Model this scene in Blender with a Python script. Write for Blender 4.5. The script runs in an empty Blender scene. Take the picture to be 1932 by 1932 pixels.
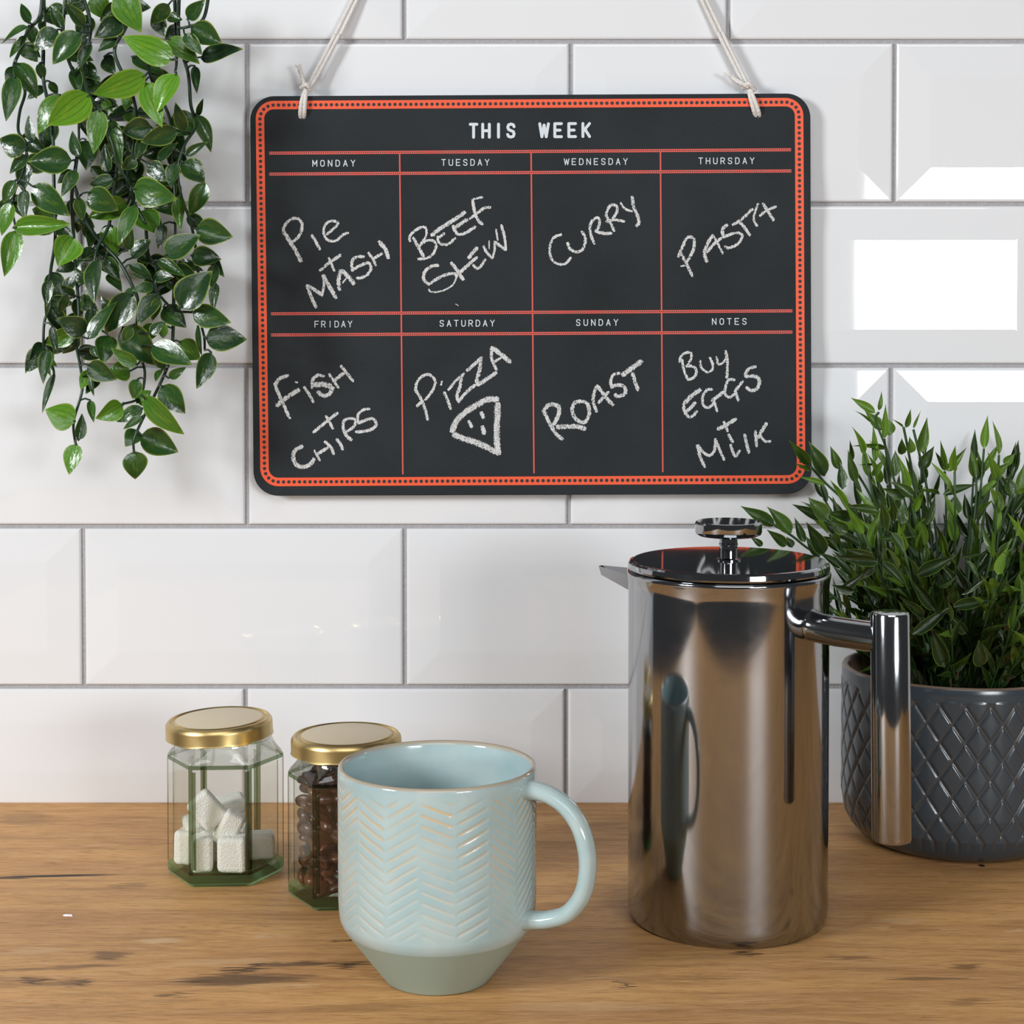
import bpy, bmesh, math, random
import numpy as np
from mathutils import Vector, Matrix, Euler

S = bpy.context.scene
COL = S.collection
PI = math.pi
rnd = random.Random(7)

# ------------------------------------------------------------------ camera
F_PX, IMG, V_HOR, PITCH, CAM_Y = 3300.0, 1932.0, 600.0, math.radians(1.5), -1.10
V0 = V_HOR + F_PX * math.tan(PITCH)
_F = Vector((0, math.cos(PITCH), -math.sin(PITCH)))
_U = Vector((0, math.sin(PITCH), math.cos(PITCH)))
def ray(u, v):
    return _F + Vector((1, 0, 0)) * ((u - 966) / F_PX) + _U * (-(v - V0) / F_PX)
_d = ray(966, 1517)
CAM = Vector((0, CAM_Y, -_d.z / _d.y * -CAM_Y))
def P(u, v, y=0.0):                      # pixel -> point on the plane Y = y
    d = ray(u, v); return CAM + d * ((y - CAM.y) / d.y)
def PZ(u, v, z=0.0):                     # pixel -> point on the plane Z = z
    d = ray(u, v); return CAM + d * ((z - CAM.z) / d.z)
def PV(u, v, ax, ay, az):                # pixel -> (rho, z) on the vertical plane through (ax, ay) at azimuth az
    d = ray(u, v); n = Vector((math.cos(az), math.sin(az), 0))
    t = n.dot(Vector((ax, ay, 0)) - CAM) / n.dot(d); p = CAM + d * t
    return (p.x - ax) * math.sin(az) - (p.y - ay) * math.cos(az), p.z

cam_d = bpy.data.cameras.new('camera'); cam = bpy.data.objects.new('camera', cam_d); COL.objects.link(cam)
cam.location = CAM; cam.rotation_euler = (PI / 2 - PITCH, 0, 0)
cam_d.sensor_width = 36; cam_d.lens = F_PX / IMG * 36
cam_d.shift_y = -(966 - V0) / IMG; cam_d.clip_start = 0.01
S.camera = cam

# ------------------------------------------------------------------ light
W = bpy.data.worlds.new('room_gloom'); S.world = W; W.use_nodes = True
bgn = W.node_tree.nodes['Background']; bgn.inputs[0].default_value = (0.95, 0.97, 1.0, 1); bgn.inputs[1].default_value = 0.07
def softbox(name, loc, target, w, h, power, col):
    l = bpy.data.lights.new(name, 'AREA'); l.shape = 'RECTANGLE'; l.size = w; l.size_y = h; l.energy = power; l.color = col
    o = bpy.data.objects.new(name, l); COL.objects.link(o); o.location = loc
    o.rotation_euler = (Vector(target) - Vector(loc)).to_track_quat('-Z', 'Y').to_euler()
softbox('softbox_right', (0.728, -1.50, 0.36), (0.12, 0, 0.30), 0.42, 0.25, 9.2, (0.95, 0.98, 1.0))
softbox('softbox_left', (-1.65, -1.45, 0.80), (0.0, -0.12, 0.15), 0.46, 0.46, 38, (0.95, 0.98, 1.0))
softbox('ceiling_bounce_fill', (0.1, -2.6, 1.75), (0.0, -0.1, 0.15), 2.0, 1.0, 26, (0.97, 0.98, 1.0))  # added fill light standing in for ceiling bounce; no such panel in the room
S.view_settings.view_transform = 'Standard'; S.view_settings.look = 'None'
S.view_settings.exposure = -0.06; S.view_settings.gamma = 1.0; S.view_settings.use_curve_mapping = False
S.cycles.use_denoising = True; S.cycles.caustics_reflective = False; S.cycles.max_bounces = 14; S.cycles.transparent_max_bounces = 40
S.cycles.transmission_bounces = 12; S.cycles.glossy_bounces = 6; S.cycles.sample_clamp_indirect = 8

# ------------------------------------------------------------------ helpers
def lin(r, g, b):
    f = lambda c: (c / 255 / 12.92) if c / 255 <= 0.04045 else ((c / 255 + 0.055) / 1.055) ** 2.4
    return (f(r), f(g), f(b), 1)
class NT:                                 # small node-graph writer
    def __init__(s, name):
        s.m = bpy.data.materials.new(name); s.m.use_nodes = True; s.t = s.m.node_tree
        s.b = s.t.nodes['Principled BSDF']; s.out = s.t.nodes['Material Output']
    def n(s, typ, ins=None, **kw):
        x = s.t.nodes.new(typ)
        for k, v in kw.items(): setattr(x, k, v)
        for k, v in (ins or {}).items():
            if isinstance(v, bpy.types.NodeSocket): s.t.links.new(v, x.inputs[k])
            else: x.inputs[k].default_value = v
        return x
    def math(s, op, a, b=0.0, c=0.0, clamp=False):
        return s.n('ShaderNodeMath', {0: a, 1: b, 2: c}, operation=op, use_clamp=clamp).outputs[0]
    def mix(s, f, a, b):
        x = s.n('ShaderNodeMix', {0: f}, data_type='RGBA')
        for i, v in ((6, a), (7, b)):
            if isinstance(v, bpy.types.NodeSocket): s.t.links.new(v, x.inputs[i])
            else: x.inputs[i].default_value = v
        return x.outputs[2]
    def noise(s, vec, scale, detail=3, rough=0.5):
        return s.n('ShaderNodeTexNoise', {'Vector': vec, 'Scale': scale, 'Detail': detail, 'Roughness': rough}).outputs[0]
    def obj(s): return s.n('ShaderNodeTexCoord').outputs['Object']
    def scaled(s, vec, sc, loc=(0, 0, 0), rot=(0, 0, 0), kind='POINT'):
        return s.n('ShaderNodeMapping', {'Vector': vec, 'Location': loc, 'Rotation': rot, 'Scale': sc}, vector_type=kind).outputs[0]
    def rng(s, v, a, b, c=0.0, d=1.0):
        return s.n('ShaderNodeMapRange', {0: v, 1: a, 2: b, 3: c, 4: d}).outputs[0]
    def set(s, **kw):
        for k, v in kw.items():
            k = {'color': 'Base Color', 'rough': 'Roughness', 'metal': 'Metallic', 'spec': 'Specular IOR Level', 'coat': 'Coat Weight',
                 'coat_rough': 'Coat Roughness', 'sss': 'Subsurface Weight', 'aniso': 'Anisotropic', 'normal': 'Normal', 'alpha': 'Alpha'}[k]
            if isinstance(v, bpy.types.NodeSocket): s.t.links.new(v, s.b.inputs[k])
            else: s.b.inputs[k].default_value = v
        return s
    def bump(s, h, dist, strength=1.0):
        s.set(normal=s.n('ShaderNodeBump', {'Height': h, 'Distance': dist, 'Strength': strength}).outputs[0]); return s
def plain(name, col, rough=0.5, **kw): return NT(name).set(color=col, rough=rough, **kw).m

def new_mesh(name, verts, faces, mats=(), smooth=None, mat_idx=None):
    me = bpy.data.meshes.new(name); me.from_pydata([tuple(v) for v in verts], [], faces)
    for m in (mats if isinstance(mats, (list, tuple)) else [mats]): me.materials.append(m)
    if mat_idx is not None: me.polygons.foreach_set('material_index', mat_idx)
    if smooth is not None:
        me.polygons.foreach_set('use_smooth', [True] * len(me.polygons))
        if smooth < 180: me.set_sharp_from_angle(angle=math.radians(smooth))
    me.update(); return me
def ob(name, me, parent=None, loc=(0, 0, 0), rot=(0, 0, 0)):
    o = bpy.data.objects.new(name, me); COL.objects.link(o); o.location = loc; o.rotation_euler = rot
    if parent is not None: o.parent = parent
    return o
def tag(o, label, cat, group=None, kind=None):
    o['label'] = label; o['category'] = cat
    if group: o['group'] = group
    if kind: o['kind'] = kind
    return o
def empty(name, loc=(0, 0, 0)):
    o = bpy.data.objects.new(name, None); COL.objects.link(o); o.location = loc; o.empty_display_size = 0.01; return o

def lathe(prof, n=96, radf=None):
    """profile (r, z) from axis to axis -> verts, faces (r==0 ends are closed by fans)"""
    V, Fc, rings = [], [], []
    for r, z in prof:
        if r < 1e-7: rings.append([len(V)]); V.append((0, 0, z)); continue
        idx = []
        for i in range(n):
            a = 2 * PI * i / n; rr = r * (radf(a, r, z) if radf else 1)
            idx.append(len(V)); V.append((rr * math.cos(a), rr * math.sin(a), z))
        rings.append(idx)
    for A, B in zip(rings, rings[1:]):
        if len(A) == 1 and len(B) == 1: continue
        for i in range(n):
            j = (i + 1) % n
            if len(A) == 1: Fc.append((A[0], B[j], B[i]))
            elif len(B) == 1: Fc.append((A[i], A[j], B[0]))
            else: Fc.append((A[i], A[j], B[j], B[i]))
    return V, Fc
def tube(pts, rad, n=10, caps=True, flat=1.0):
    """swept tube through pts; rad number or list; flat squeezes the binormal"""
    pts = [Vector(p) for p in pts]; m = len(pts); V, Fc = [], []
    R = rad if isinstance(rad, (list, tuple)) else [rad] * m
    t0 = (pts[1] - pts[0]).normalized(); up = Vector((0, 1, 0)) if abs(t0.y) < 0.9 else Vector((1, 0, 0))
    nrm = (up - t0 * up.dot(t0)).normalized()
    for i, p in enumerate(pts):
        t = (pts[min(i + 1, m - 1)] - pts[max(i - 1, 0)]).normalized()
        nrm = (nrm - t * nrm.dot(t)).normalized(); b = t.cross(nrm)
        for k in range(n):
            a = 2 * PI * k / n; V.append(p + nrm * (R[i] * math.cos(a)) + b * (R[i] * flat * math.sin(a)))
    for i in range(m - 1):
        for k in range(n):
            l = (k + 1) % n; Fc.append((i * n + k, i * n + l, (i + 1) * n + l, (i + 1) * n + k))
    if caps: Fc += [tuple(range(n - 1, -1, -1)), tuple(range((m - 1) * n, m * n))]
    return V, Fc
def join(*parts):
    V, Fc = [], []
    for v, f in parts:
        o = len(V); V += list(v); Fc += [tuple(i + o for i in q) for q in f]
    return V, Fc
def box(x0, x1, y0, y1, z0, z1):
    V = [(x, y, z) for x in (x0, x1) for y in (y0, y1) for z in (z0, z1)]
    return V, [(0, 1, 3, 2), (4, 6, 7, 5), (0, 4, 5, 1), (2, 3, 7, 6), (0, 2, 6, 4), (1, 5, 7, 3)]
def crom(pts, k=6):
    """Catmull-Rom through points of any dimension"""
    pts = [np.array(p, float) for p in pts]
    if len(pts) < 3: return [pts[0] + (pts[-1] - pts[0]) * i / k for i in range(k + 1)]
    q = [2 * pts[0] - pts[1]] + pts + [2 * pts[-1] - pts[-2]]; out = []
    for i in range(1, len(q) - 2):
        for j in range(k):
            t = j / k
            out.append(0.5 * (2 * q[i] + (q[i + 1] - q[i - 1]) * t + (2 * q[i - 1] - 5 * q[i] + 4 * q[i + 1] - q[i + 2]) * t * t
                       + (3 * q[i] - q[i - 1] - 3 * q[i + 1] + q[i + 2]) * t ** 3))
    out.append(pts[-1]); return out

# ------------------------------------------------------------------ materials
def m_tile():
    n = NT('white_tile_glaze'); o = n.obj(); 
    c = n.mix(n.noise(o, 6, 2), lin(222, 224, 227), lin(229, 230, 231))
    n.set(color=c, rough=0.035, spec=0.5)
    return n.bump(n.noise(o, 22, 1), 0.0004, 0.06).m
def m_grout():
    n = NT('grey_grout'); o = n.obj()
    n.set(color=n.mix(n.noise(o, 500, 3), lin(148, 146, 148), lin(178, 176, 178)), rough=0.95)
    return n.bump(n.noise(o, 900, 2), 0.0005).m
def m_wood():
    n = NT('oak_worktop'); o = n.obj()
    warp = n.n('ShaderNodeTexNoise', {'Vector': n.scaled(o, (2.5, 9, 1)), 'Scale': 3.0, 'Detail': 2.0}).outputs[1]
    ow = n.n('ShaderNodeVectorMath', {0: warp, 1: (0.5, 0.5, 0.5)}, operation='SUBTRACT').outputs[0]
    ow = n.n('ShaderNodeVectorMath', {0: ow, 1: (0.03, 0.022, 0)}, operation='MULTIPLY').outputs[0]
    d = n.n('ShaderNodeVectorMath', {0: o, 1: ow}, operation='ADD').outputs[0]
    broad = n.noise(n.scaled(d, (2.2, 16, 1)), 2.5, 3, 0.55)
    mid = n.noise(n.scaled(d, (7, 85, 1)), 2.0, 4, 0.6)
    fine = n.noise(n.scaled(d, (45, 700, 1)), 1.5, 4, 0.7)
    c = n.mix(n.rng(broad, 0.32, 0.68), lin(218, 165, 102), lin(190, 139, 88))
    c = n.mix(n.math('MULTIPLY', n.rng(mid, 0.50, 0.72), 0.6), c, lin(140, 98, 62))
    c = n.mix(n.math('MULTIPLY', n.rng(mid, 0.46, 0.25), 0.45), c, lin(226, 184, 136))
    c = n.mix(n.math('MULTIPLY', n.rng(fine, 0.52, 0.66), 0.6), c, lin(128, 88, 56))
    c = n.mix(n.math('MULTIPLY', n.rng(fine, 0.46, 0.32), 0.40), c, lin(228, 190, 146))
    # the back of the board is paler and greyer than the front
    # individual cracks, knots and flecks of the printed oak (u, v, half length, half width in px, rise, strength)
    rough_n = n.n('ShaderNodeTexNoise', {'Vector': n.scaled(o, (26, 330, 1)), 'Scale': 1.8, 'Detail': 6.0}).outputs[1]
    rw = n.n('ShaderNodeVectorMath', {0: n.n('ShaderNodeVectorMath', {0: rough_n, 1: (0.5, 0.5, 0.5)}, operation='SUBTRACT').outputs[0], 1: (0.045, 0.011, 0)}, operation='MULTIPLY').outputs[0]
    dm = n.n('ShaderNodeVectorMath', {0: o, 1: rw}, operation='ADD').outputs[0]
    def marks(lst, vec):
        acc = None
        for u, v, a, b, rise, st in lst:
            p = PZ(u, v); hx = (PZ(u + a, v) - p).length; q0 = PZ(u, v - b); hy = abs(q0.y - p.y)
            pr = PZ(u + a, v - rise); ang = math.atan2(pr.y - p.y, pr.x - p.x)
            mp = n.scaled(vec, (hx, hy, 1), (p.x, p.y, 0), (0, 0, ang), 'TEXTURE')
            g = n.n('ShaderNodeTexGradient', {'Vector': mp}, gradient_type='SPHERICAL').outputs[1]
            g = n.math('MULTIPLY', n.rng(g, 0.0, 0.42), min(1.0, st * 1.12))
            acc = g if acc is None else n.math('MAXIMUM', acc, g)
        return acc
    dark = marks([(205, 1803, 42, 13, 2, .55), (62, 1850, 30, 9, 0, .7), (146, 1855, 24, 10, 0, .7), (95, 1857, 95, 6, 2, .4), (445, 1848, 135, 12, 4, .7),
                  (470, 1826, 60, 6, 14, .8), (565, 1819, 90, 5, 3, .7), (662, 1821, 34, 7, 5, .85), (372, 1852, 44, 4, -2, .8), (326, 1877, 17, 8, 6, .6),
                  (540, 1846, 70, 8, 2, .55), (648, 1775, 14, 5, -4, .8), (1176, 1858, 8, 12, 0, .85), (1408, 1798, 26, 6, -3, .75),
                  (1830, 1823, 40, 6, 2, .5), (1750, 1847, 90, 4, -1, .5), (1605, 1808, 55, 5, -5, .45), (50, 1545, 75, 14, -4, .28), (240, 1671, 45, 5, 4, .35),
                  (100, 1826, 130, 4, 6, .45), (1250, 1845, 160, 8, 3, .25), (700, 1900, 150, 8, 3, .22), (1820, 1890, 50, 9, 2, .35), (600, 1640, 70, 8, 3, .25)], dm)
    c = n.mix(dark, c, lin(76, 56, 40))
    crack = marks([(105, 1652.5, 135, 2.6, 3.0, 1.0), (1852, 1633, 8, 3, 0, 1.0), (10, 1656.5, 60, 2.5, 0, .8)], o)
    c = n.mix(crack, c, lin(52, 38, 28))
    light = marks([(300, 1776, 36, 7, 4, .7), (500, 1767, 28, 4, 6, .7), (565, 1859, 46, 4, 1, .6), (1660, 1750, 20, 3, 0, .6), (1790, 1754, 10, 4, 5, .7), (1915, 1756, 14, 5, 6, .7),
                   (60, 1795, 60, 8, 5, .4), (1690, 1737, 50, 7, 0, .35), (420, 1815, 120, 7, 5, .35), (1120, 1900, 200, 10, 0, .25)], dm)
    c = n.mix(light, c, lin(216, 180, 138))
    n.set(color=c, rough=n.rng(fine, 0.3, 0.7, 0.46, 0.58), spec=0.28)
    return n.bump(n.math('MULTIPLY', fine, 1.0), 0.0006, 0.35).m
def m_board():
    n = NT('chalkboard_black'); o = n.obj()
    cl = n.noise(o, 14, 3); gr = n.noise(o, 1500, 2)
    c = n.mix(n.rng(cl, 0.3, 0.75), lin(30, 33, 35), lin(44, 48, 51)); c = n.mix(n.math('MULTIPLY', gr, 0.35), c, lin(62, 67, 69))
    n.set(color=c, rough=0.8, spec=0.15); return n.bump(gr, 0.0003, 0.4).m
def m_chalk():
    n = NT('white_chalk'); o = n.obj()
    uv = n.n('ShaderNodeUVMap').outputs[0]; sx = n.n('ShaderNodeSeparateXYZ', {0: uv})
    edge = n.math('ABSOLUTE', n.math('SUBTRACT', sx.outputs[0], 0.5))
    g = n.noise(n.scaled(o, (1.0, 1.0, 1.0), rot=(0, 0.6, 0)), 1700, 2, 0.6)
    g2 = n.noise(n.scaled(o, (1.6, 1, 0.6), rot=(0, 0.5, 0)), 520, 2)
    g = n.math('ADD', n.math('MULTIPLY', g, 0.75), n.math('MULTIPLY', g2, 0.25))
    th = n.rng(edge, 0.28, 0.5, 0.42, 0.59)
    a = n.rng(n.math('SUBTRACT', g, th), -0.02, 0.03)
    n.set(color=n.mix(g, lin(170, 171, 172), lin(232, 232, 230)), rough=0.95, alpha=a, spec=0.1); return n.m
def m_leaf(name, dark, mid, bright, edge, stripe, rough=0.3):
    n = NT(name); uv = n.n('ShaderNodeSeparateXYZ', {0: n.n('ShaderNodeUVMap').outputs[0]})
    x, y = uv.outputs[0], uv.outputs[1]
    ax = n.math('ABSOLUTE', n.math('MULTIPLY', n.math('SUBTRACT', x, 0.5), 2))
    info = n.n('ShaderNodeObjectInfo'); sh = n.n('ShaderNodeSeparateColor', {0: info.outputs['Color']})
    o = n.obj(); nz = n.noise(o, 3.0, 3)
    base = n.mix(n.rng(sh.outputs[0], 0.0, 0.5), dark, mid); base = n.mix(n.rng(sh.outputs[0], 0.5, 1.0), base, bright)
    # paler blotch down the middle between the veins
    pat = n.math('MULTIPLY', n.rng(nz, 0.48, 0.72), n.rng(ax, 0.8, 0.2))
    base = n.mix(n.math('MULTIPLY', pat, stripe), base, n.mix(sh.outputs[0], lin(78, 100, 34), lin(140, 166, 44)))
    wv = n.math('ABSOLUTE', n.math('SUBTRACT', n.math('FRACT', n.math('ADD', n.math('MULTIPLY', ax, 2.6), 0.5)), 0.5))
    vein = n.math('MULTIPLY', n.rng(wv, 0.16, 0.02), n.rng(ax, 0.92, 0.6))
    base = n.mix(n.math('MULTIPLY', vein, 0.45), base, dark)
    e = n.rng(ax, 0.86, 0.99); tipf = n.rng(y, 0.88, 1.0); e = n.math('MAXIMUM', e, n.math('MULTIPLY', tipf, 0.7))
    c = n.mix(n.math('MULTIPLY', e, 0.75), base, edge)
    n.set(color=c, rough=rough, spec=0.45); n.b.inputs['Coat Weight'].default_value = 0.15
    return n.bump(nz, 0.006, 0.15).m
M_TILE, M_GROUT, M_WOOD, M_BOARD, M_CHALK = m_tile(), m_grout(), m_wood(), m_board(), m_chalk()
M_ORANGE = plain('orange_print', lin(236, 88, 48), 0.55)
M_RED = plain('red_print', lin(214, 86, 74), 0.6)
M_DOT = plain('black_print', lin(34, 35, 38), 0.6)
M_PRINT = plain('pale_print', lin(206, 214, 220), 0.7)
M_IVY = m_leaf('ivy_leaf_plastic', lin(24, 48, 25), lin(42, 78, 30), lin(92, 144, 32), lin(142, 160, 60), 0.5, 0.27)
M_GRASS = m_leaf('bamboo_leaf_plastic', lin(18, 36, 14), lin(42, 68, 22), lin(94, 130, 36), lin(118, 140, 48), 0.3, 0.38)
M_STEM = plain('dark_green_stem', lin(26, 50, 30), 0.4)
M_STEM2 = plain('leafy_green_stem', lin(40, 72, 30), 0.5)
def m_cord():
    n = NT('white_cotton_cord'); o = n.obj()
    n.set(color=n.mix(n.noise(o, 900, 3), lin(206, 200, 194), lin(238, 234, 230)), rough=0.9)
    return n.bump(n.noise(n.scaled(o, (1, 1, 1)), 1400, 2), 0.0006).m
M_CORD = m_cord()

# ------------------------------------------------------------------ wall of bevelled tiles
def tile_mesh(x0, x1, z0, z1):
    ins = [(0.0, 0.0075), (0.0, 0.0024), (0.00035, 0.0018), (0.0010, 0.00135), (0.0018, 0.00120), (0.0205, 0.00003), (0.0214, 0.0)]
    cx, cz = (x0 + x1) / 2, (z0 + z1) / 2; w, h = x1 - x0, z1 - z0; V, Fc = [], []
    for i, d in ins:
        a, b = max(w / 2 - i, 0.0005), max(h / 2 - i, 0.0005)
        V += [(-a, d, -b), (a, d, -b), (a, d, b), (-a, d, b)]
    for k in range(len(ins) - 1):
        for j in range(4):
            l = (j + 1) % 4; Fc.append((k * 4 + j, k * 4 + l, k * 4 + 4 + l, k * 4 + 4 + j))
    k = (len(ins) - 1) * 4; Fc.append((k, k + 1, k + 2, k + 3))
    return new_mesh('tile', V, Fc, M_TILE), (cx, 0, cz)
wall = ob('wall_back', new_mesh('wall_back', *box(-1.05, 1.05, 0.0033, 0.09, -0.92, 0.83), M_GROUT)); wall['kind'] = 'structure'
PITCH_X, G = 0.2032, 0.00135
vrow = [77, 384.5, 690, 994, 1297]
zrow = [P(966, v).z for v in vrow]; zrow = [zrow[0] + 0.1017 * 2, zrow[0] + 0.1017] + zrow + [zrow[-1] - 0.1008]
xrow = [(1077, 0), (762, 30), (1077, 230), (764.5, 540), (1073, 840), (763, 1140), (1068.5, 1400)]
wob = random.Random(3)
for r in range(7):
    z1, z0 = zrow[r], zrow[r + 1]
    xj = P(*xrow[r]).x
    for k in range(-5, 5):
        a, b = xj + k * PITCH_X, xj + (k + 1) * PITCH_X
        if a > 1.0 or b < -1.0: continue
        me, loc = tile_mesh(a + G, b - G, max(z0, -0.0005) + G * (0.2 if z0 < 0 else 1), z1 - G)
        t = ob('tile', me, wall, loc, (wob.gauss(0, 0.0012), 0, wob.gauss(0, 0.0012)))

fl = ob('floor', new_mesh('floor', *box(-1.05, 1.05, -2.9, 0.09, -0.96, -0.92), plain('dark_floor', lin(58, 54, 50), 0.8))); fl['kind'] = 'structure'
# ------------------------------------------------------------------ worktop
V, Fc = box(-0.56, 1.05, -0.95, 0.0028, -0.038, 0.0)
bm = bmesh.new(); mv = [bm.verts.new(v) for v in V]; [bm.faces.new([mv[i] for i in f]) for f in Fc]
bmesh.ops.bevel(bm, geom=[e for e in bm.edges if all(v.co.y < -0.9 for v in e.verts)], offset=0.003, segments=3, profile=0.5, affect='EDGES')
me = bpy.data.meshes.new('worktop'); bm.to_mesh(me); bm.free(); me.materials.append(M_WOOD)
tag(ob('worktop', me), 'oak wood-grain worktop with dark cracks and knots along the tiled wall', 'worktop')

# ------------------------------------------------------------------ chalkboard
YB = -0.0085                                      # face of the board
board = empty('chalkboard', P(1000, 935, YB)); BL = board.location
tag(board, 'black weekly meal planner chalkboard with orange dotted border hanging on the tiles', 'chalkboard')
def bob(name, me): return ob(name, me, board, -BL)
def roundquad(c, r, n=10):
    out = []; c = [np.array(p, float) for p in c]
    for i in range(4):
        p, a, b = c[i], c[i - 1], c[(i + 1) % 4]; ua, ub = (a - p) / np.linalg.norm(a - p), (b - p) / np.linalg.norm(b - p)
        o = p + ua * r + ub * r
        for k in range(n + 1):
            t = k / n * PI / 2; out.append(o - ub * r * math.cos(t) - ua * r * math.sin(t))
    return out
def inset(c, d):
    c = [np.array(p, float) for p in c]; out = []
    for i in range(4):
        p, a, b = c[i], c[i - 1], c[(i + 1) % 4]
        out.append(p + (a - p) / np.linalg.norm(a - p) * d + (b - p) / np.linalg.norm(b - p) * d)
    return out
BQ = [(471.5, 181.5), (1529, 176), (1531.5, 932), (478.5, 935.5)]
ring = roundquad(BQ, 46, 14); nr = len(ring)
V = []
for y, r in ((YB + 0.003, 0), (YB + 0.0004, 0), (YB, 1.2)):
    rr = ring if r == 0 else roundquad(inset(BQ, r), 45, 14)
    V += [P(p[0], p[1], YB) + Vector((0, y - YB, 0)) for p in rr]
Fc = [(i, (i + 1) % nr, (i + 1) % nr + nr, i + nr) for i in range(nr)] + [(i + nr, (i + 1) % nr + nr, (i + 1) % nr + 2 * nr, i + 2 * nr) for i in range(nr)]
Fc += [tuple(range(nr - 1, -1, -1)), tuple(range(2 * nr, 3 * nr))]
bob('panel', new_mesh('panel', V, Fc, M_BOARD))
OQ = [(482, 190.5), (1515.5, 184.5), (1519.5, 912.5), (491.5, 917.5)]
ro, ri = roundquad(OQ, 34, 14), roundquad(inset(OQ, 16), 18, 14)
e1 = YB - 0.00005
V = [P(*p, e1) for p in ro] + [P(*p, e1) for p in ri]; Fc = [(i, (i + 1) % nr, (i + 1) % nr + nr, i + nr) for i in range(nr)]
band = bob('orange_border', new_mesh('orange_border', V, Fc, M_ORANGE))
cl = roundquad(inset(OQ, 8), 26, 14); cl.append(cl[0])
L = np.cumsum([0] + [float(np.linalg.norm(b - a)) for a, b in zip(cl, cl[1:])]); nd = round(L[-1] / 10.0)
V, Fc = [], []
for i in range(nd):
    s = L[-1] * i / nd; p = np.array([np.interp(s, L, [q[0] for q in cl]), np.interp(s, L, [q[1] for q in cl])])
    c0 = len(V); V += [P(p[0] + 3.35 * math.cos(a), p[1] + 3.35 * math.sin(a), YB - 0.0001) for a in [2 * PI * k / 10 for k in range(10)]]
    Fc.append(tuple(range(c0, c0 + 10)))
o = ob('printed_dots', new_mesh('printed_dots', V, Fc, M_DOT), band); o['kind'] = 'stuff'
def strip(a, b, w, y):
    a, b = np.array(a, float), np.array(b, float); d = (b - a) / np.linalg.norm(b - a); q = np.array([-d[1], d[0]]) * w / 2
    return [P(*(a + q), y), P(*(b + q), y), P(*(b - q), y), P(*(a - q), y)], [(0, 1, 2, 3)]
Hl = [((508, 289), (1492.5, 282.5)), ((508, 328.5), (1493, 322.5)), ((511.5, 592), (1495, 586.5)), ((511.5, 632), (1495, 626.5))]
Vl = [((754, 289), (760, 895)), ((1002, 287), (1007.5, 893)), ((1246, 285), (1250.5, 891))]
parts = []; dots = []
for a, b in Hl:
    parts.append(strip(a, b, 5.6, YB - 0.00006)); a, b = np.array(a, float), np.array(b, float); m = int(np.linalg.norm(b - a) / 4.0)
    for i in range(m):
        p = a + (b - a) * (i + 0.5) / m; dots.append(strip(p - (1.0, 0), p + (1.0, 0), 2.3, YB - 0.00010))
grid = bob('red_grid_lines', new_mesh('red_grid_lines', *join(*parts, *[strip(a, b, 2.6, YB - 0.00005) for a, b in Vl]), M_RED))
o = ob('printed_dots', new_mesh('printed_dots', *join(*dots), M_DOT), grid); o['kind'] = 'stuff'
# --- printed capitals drawn with round-ended strokes
GL = {'T': [[(0, 0), (1, 0)], [(.5, 0), (.5, 1)]], 'H': [[(0, 0), (0, 1)], [(1, 0), (1, 1)], [(0, .5), (1, .5)]], 'I': [[(.5, 0), (.5, 1)]],
      'S': [[(.97, .2), (.85, .05), (.5, 0), (.15, .06), (.02, .25), (.15, .42), (.5, .5), (.85, .58), (.98, .76), (.85, .94), (.5, 1), (.15, .95), (0, .8)]],
      'W': [[(0, 0), (.25, 1), (.5, .1), (.75, 1), (1, 0)]], 'E': [[(1, 0), (0, 0), (0, 1), (1, 1)], [(0, .5), (.8, .5)]],
      'K': [[(0, 0), (0, 1)], [(1, 0), (.08, .58)], [(.3, .42), (1, 1)]], 'M': [[(0, 1), (0, 0), (.5, .7), (1, 0), (1, 1)]],
      'O': [[(.5, 0), (.12, .08), (0, .3), (0, .7), (.12, .92), (.5, 1), (.88, .92), (1, .7), (1, .3), (.88, .08), (.5, 0)]],
      'N': [[(0, 1), (0, 0), (1, 1), (1, 0)]], 'D': [[(0, 0), (0, 1), (.55, 1), (.9, .86), (1, .65), (1, .35), (.9, .14), (.55, 0), (0, 0)]],
      'A': [[(0, 1), (.5, 0), (1, 1)], [(.2, .68), (.8, .68)]], 'Y': [[(0, 0), (.5, .5), (1, 0)], [(.5, .5), (.5, 1)]],
      'U': [[(0, 0), (0, .72), (.14, .94), (.5, 1), (.86, .94), (1, .72), (1, 0)]], 'F': [[(1, 0), (0, 0), (0, 1)], [(0, .5), (.8, .5)]],
      'R': [[(0, 1), (0, 0), (.6, 0), (.92, .09), (1, .27), (.92, .45), (.6, .53), (0, .53)], [(.5, .53), (1, 1)]]}
def capsule(a, b, w, y):
    a, b = np.array(a, float), np.array(b, float); d = b - a; th = math.atan2(d[1], d[0]); pts = []
    for k in range(7): t = th + PI / 2 + PI * k / 6; pts.append(a + np.array([math.cos(t), math.sin(t)]) * w / 2)
    for k in range(7): t = th - PI / 2 + PI * k / 6; pts.append(b + np.array([math.cos(t), math.sin(t)]) * w / 2)
    return [P(*p, y) for p in pts], [tuple(range(14))]
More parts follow.
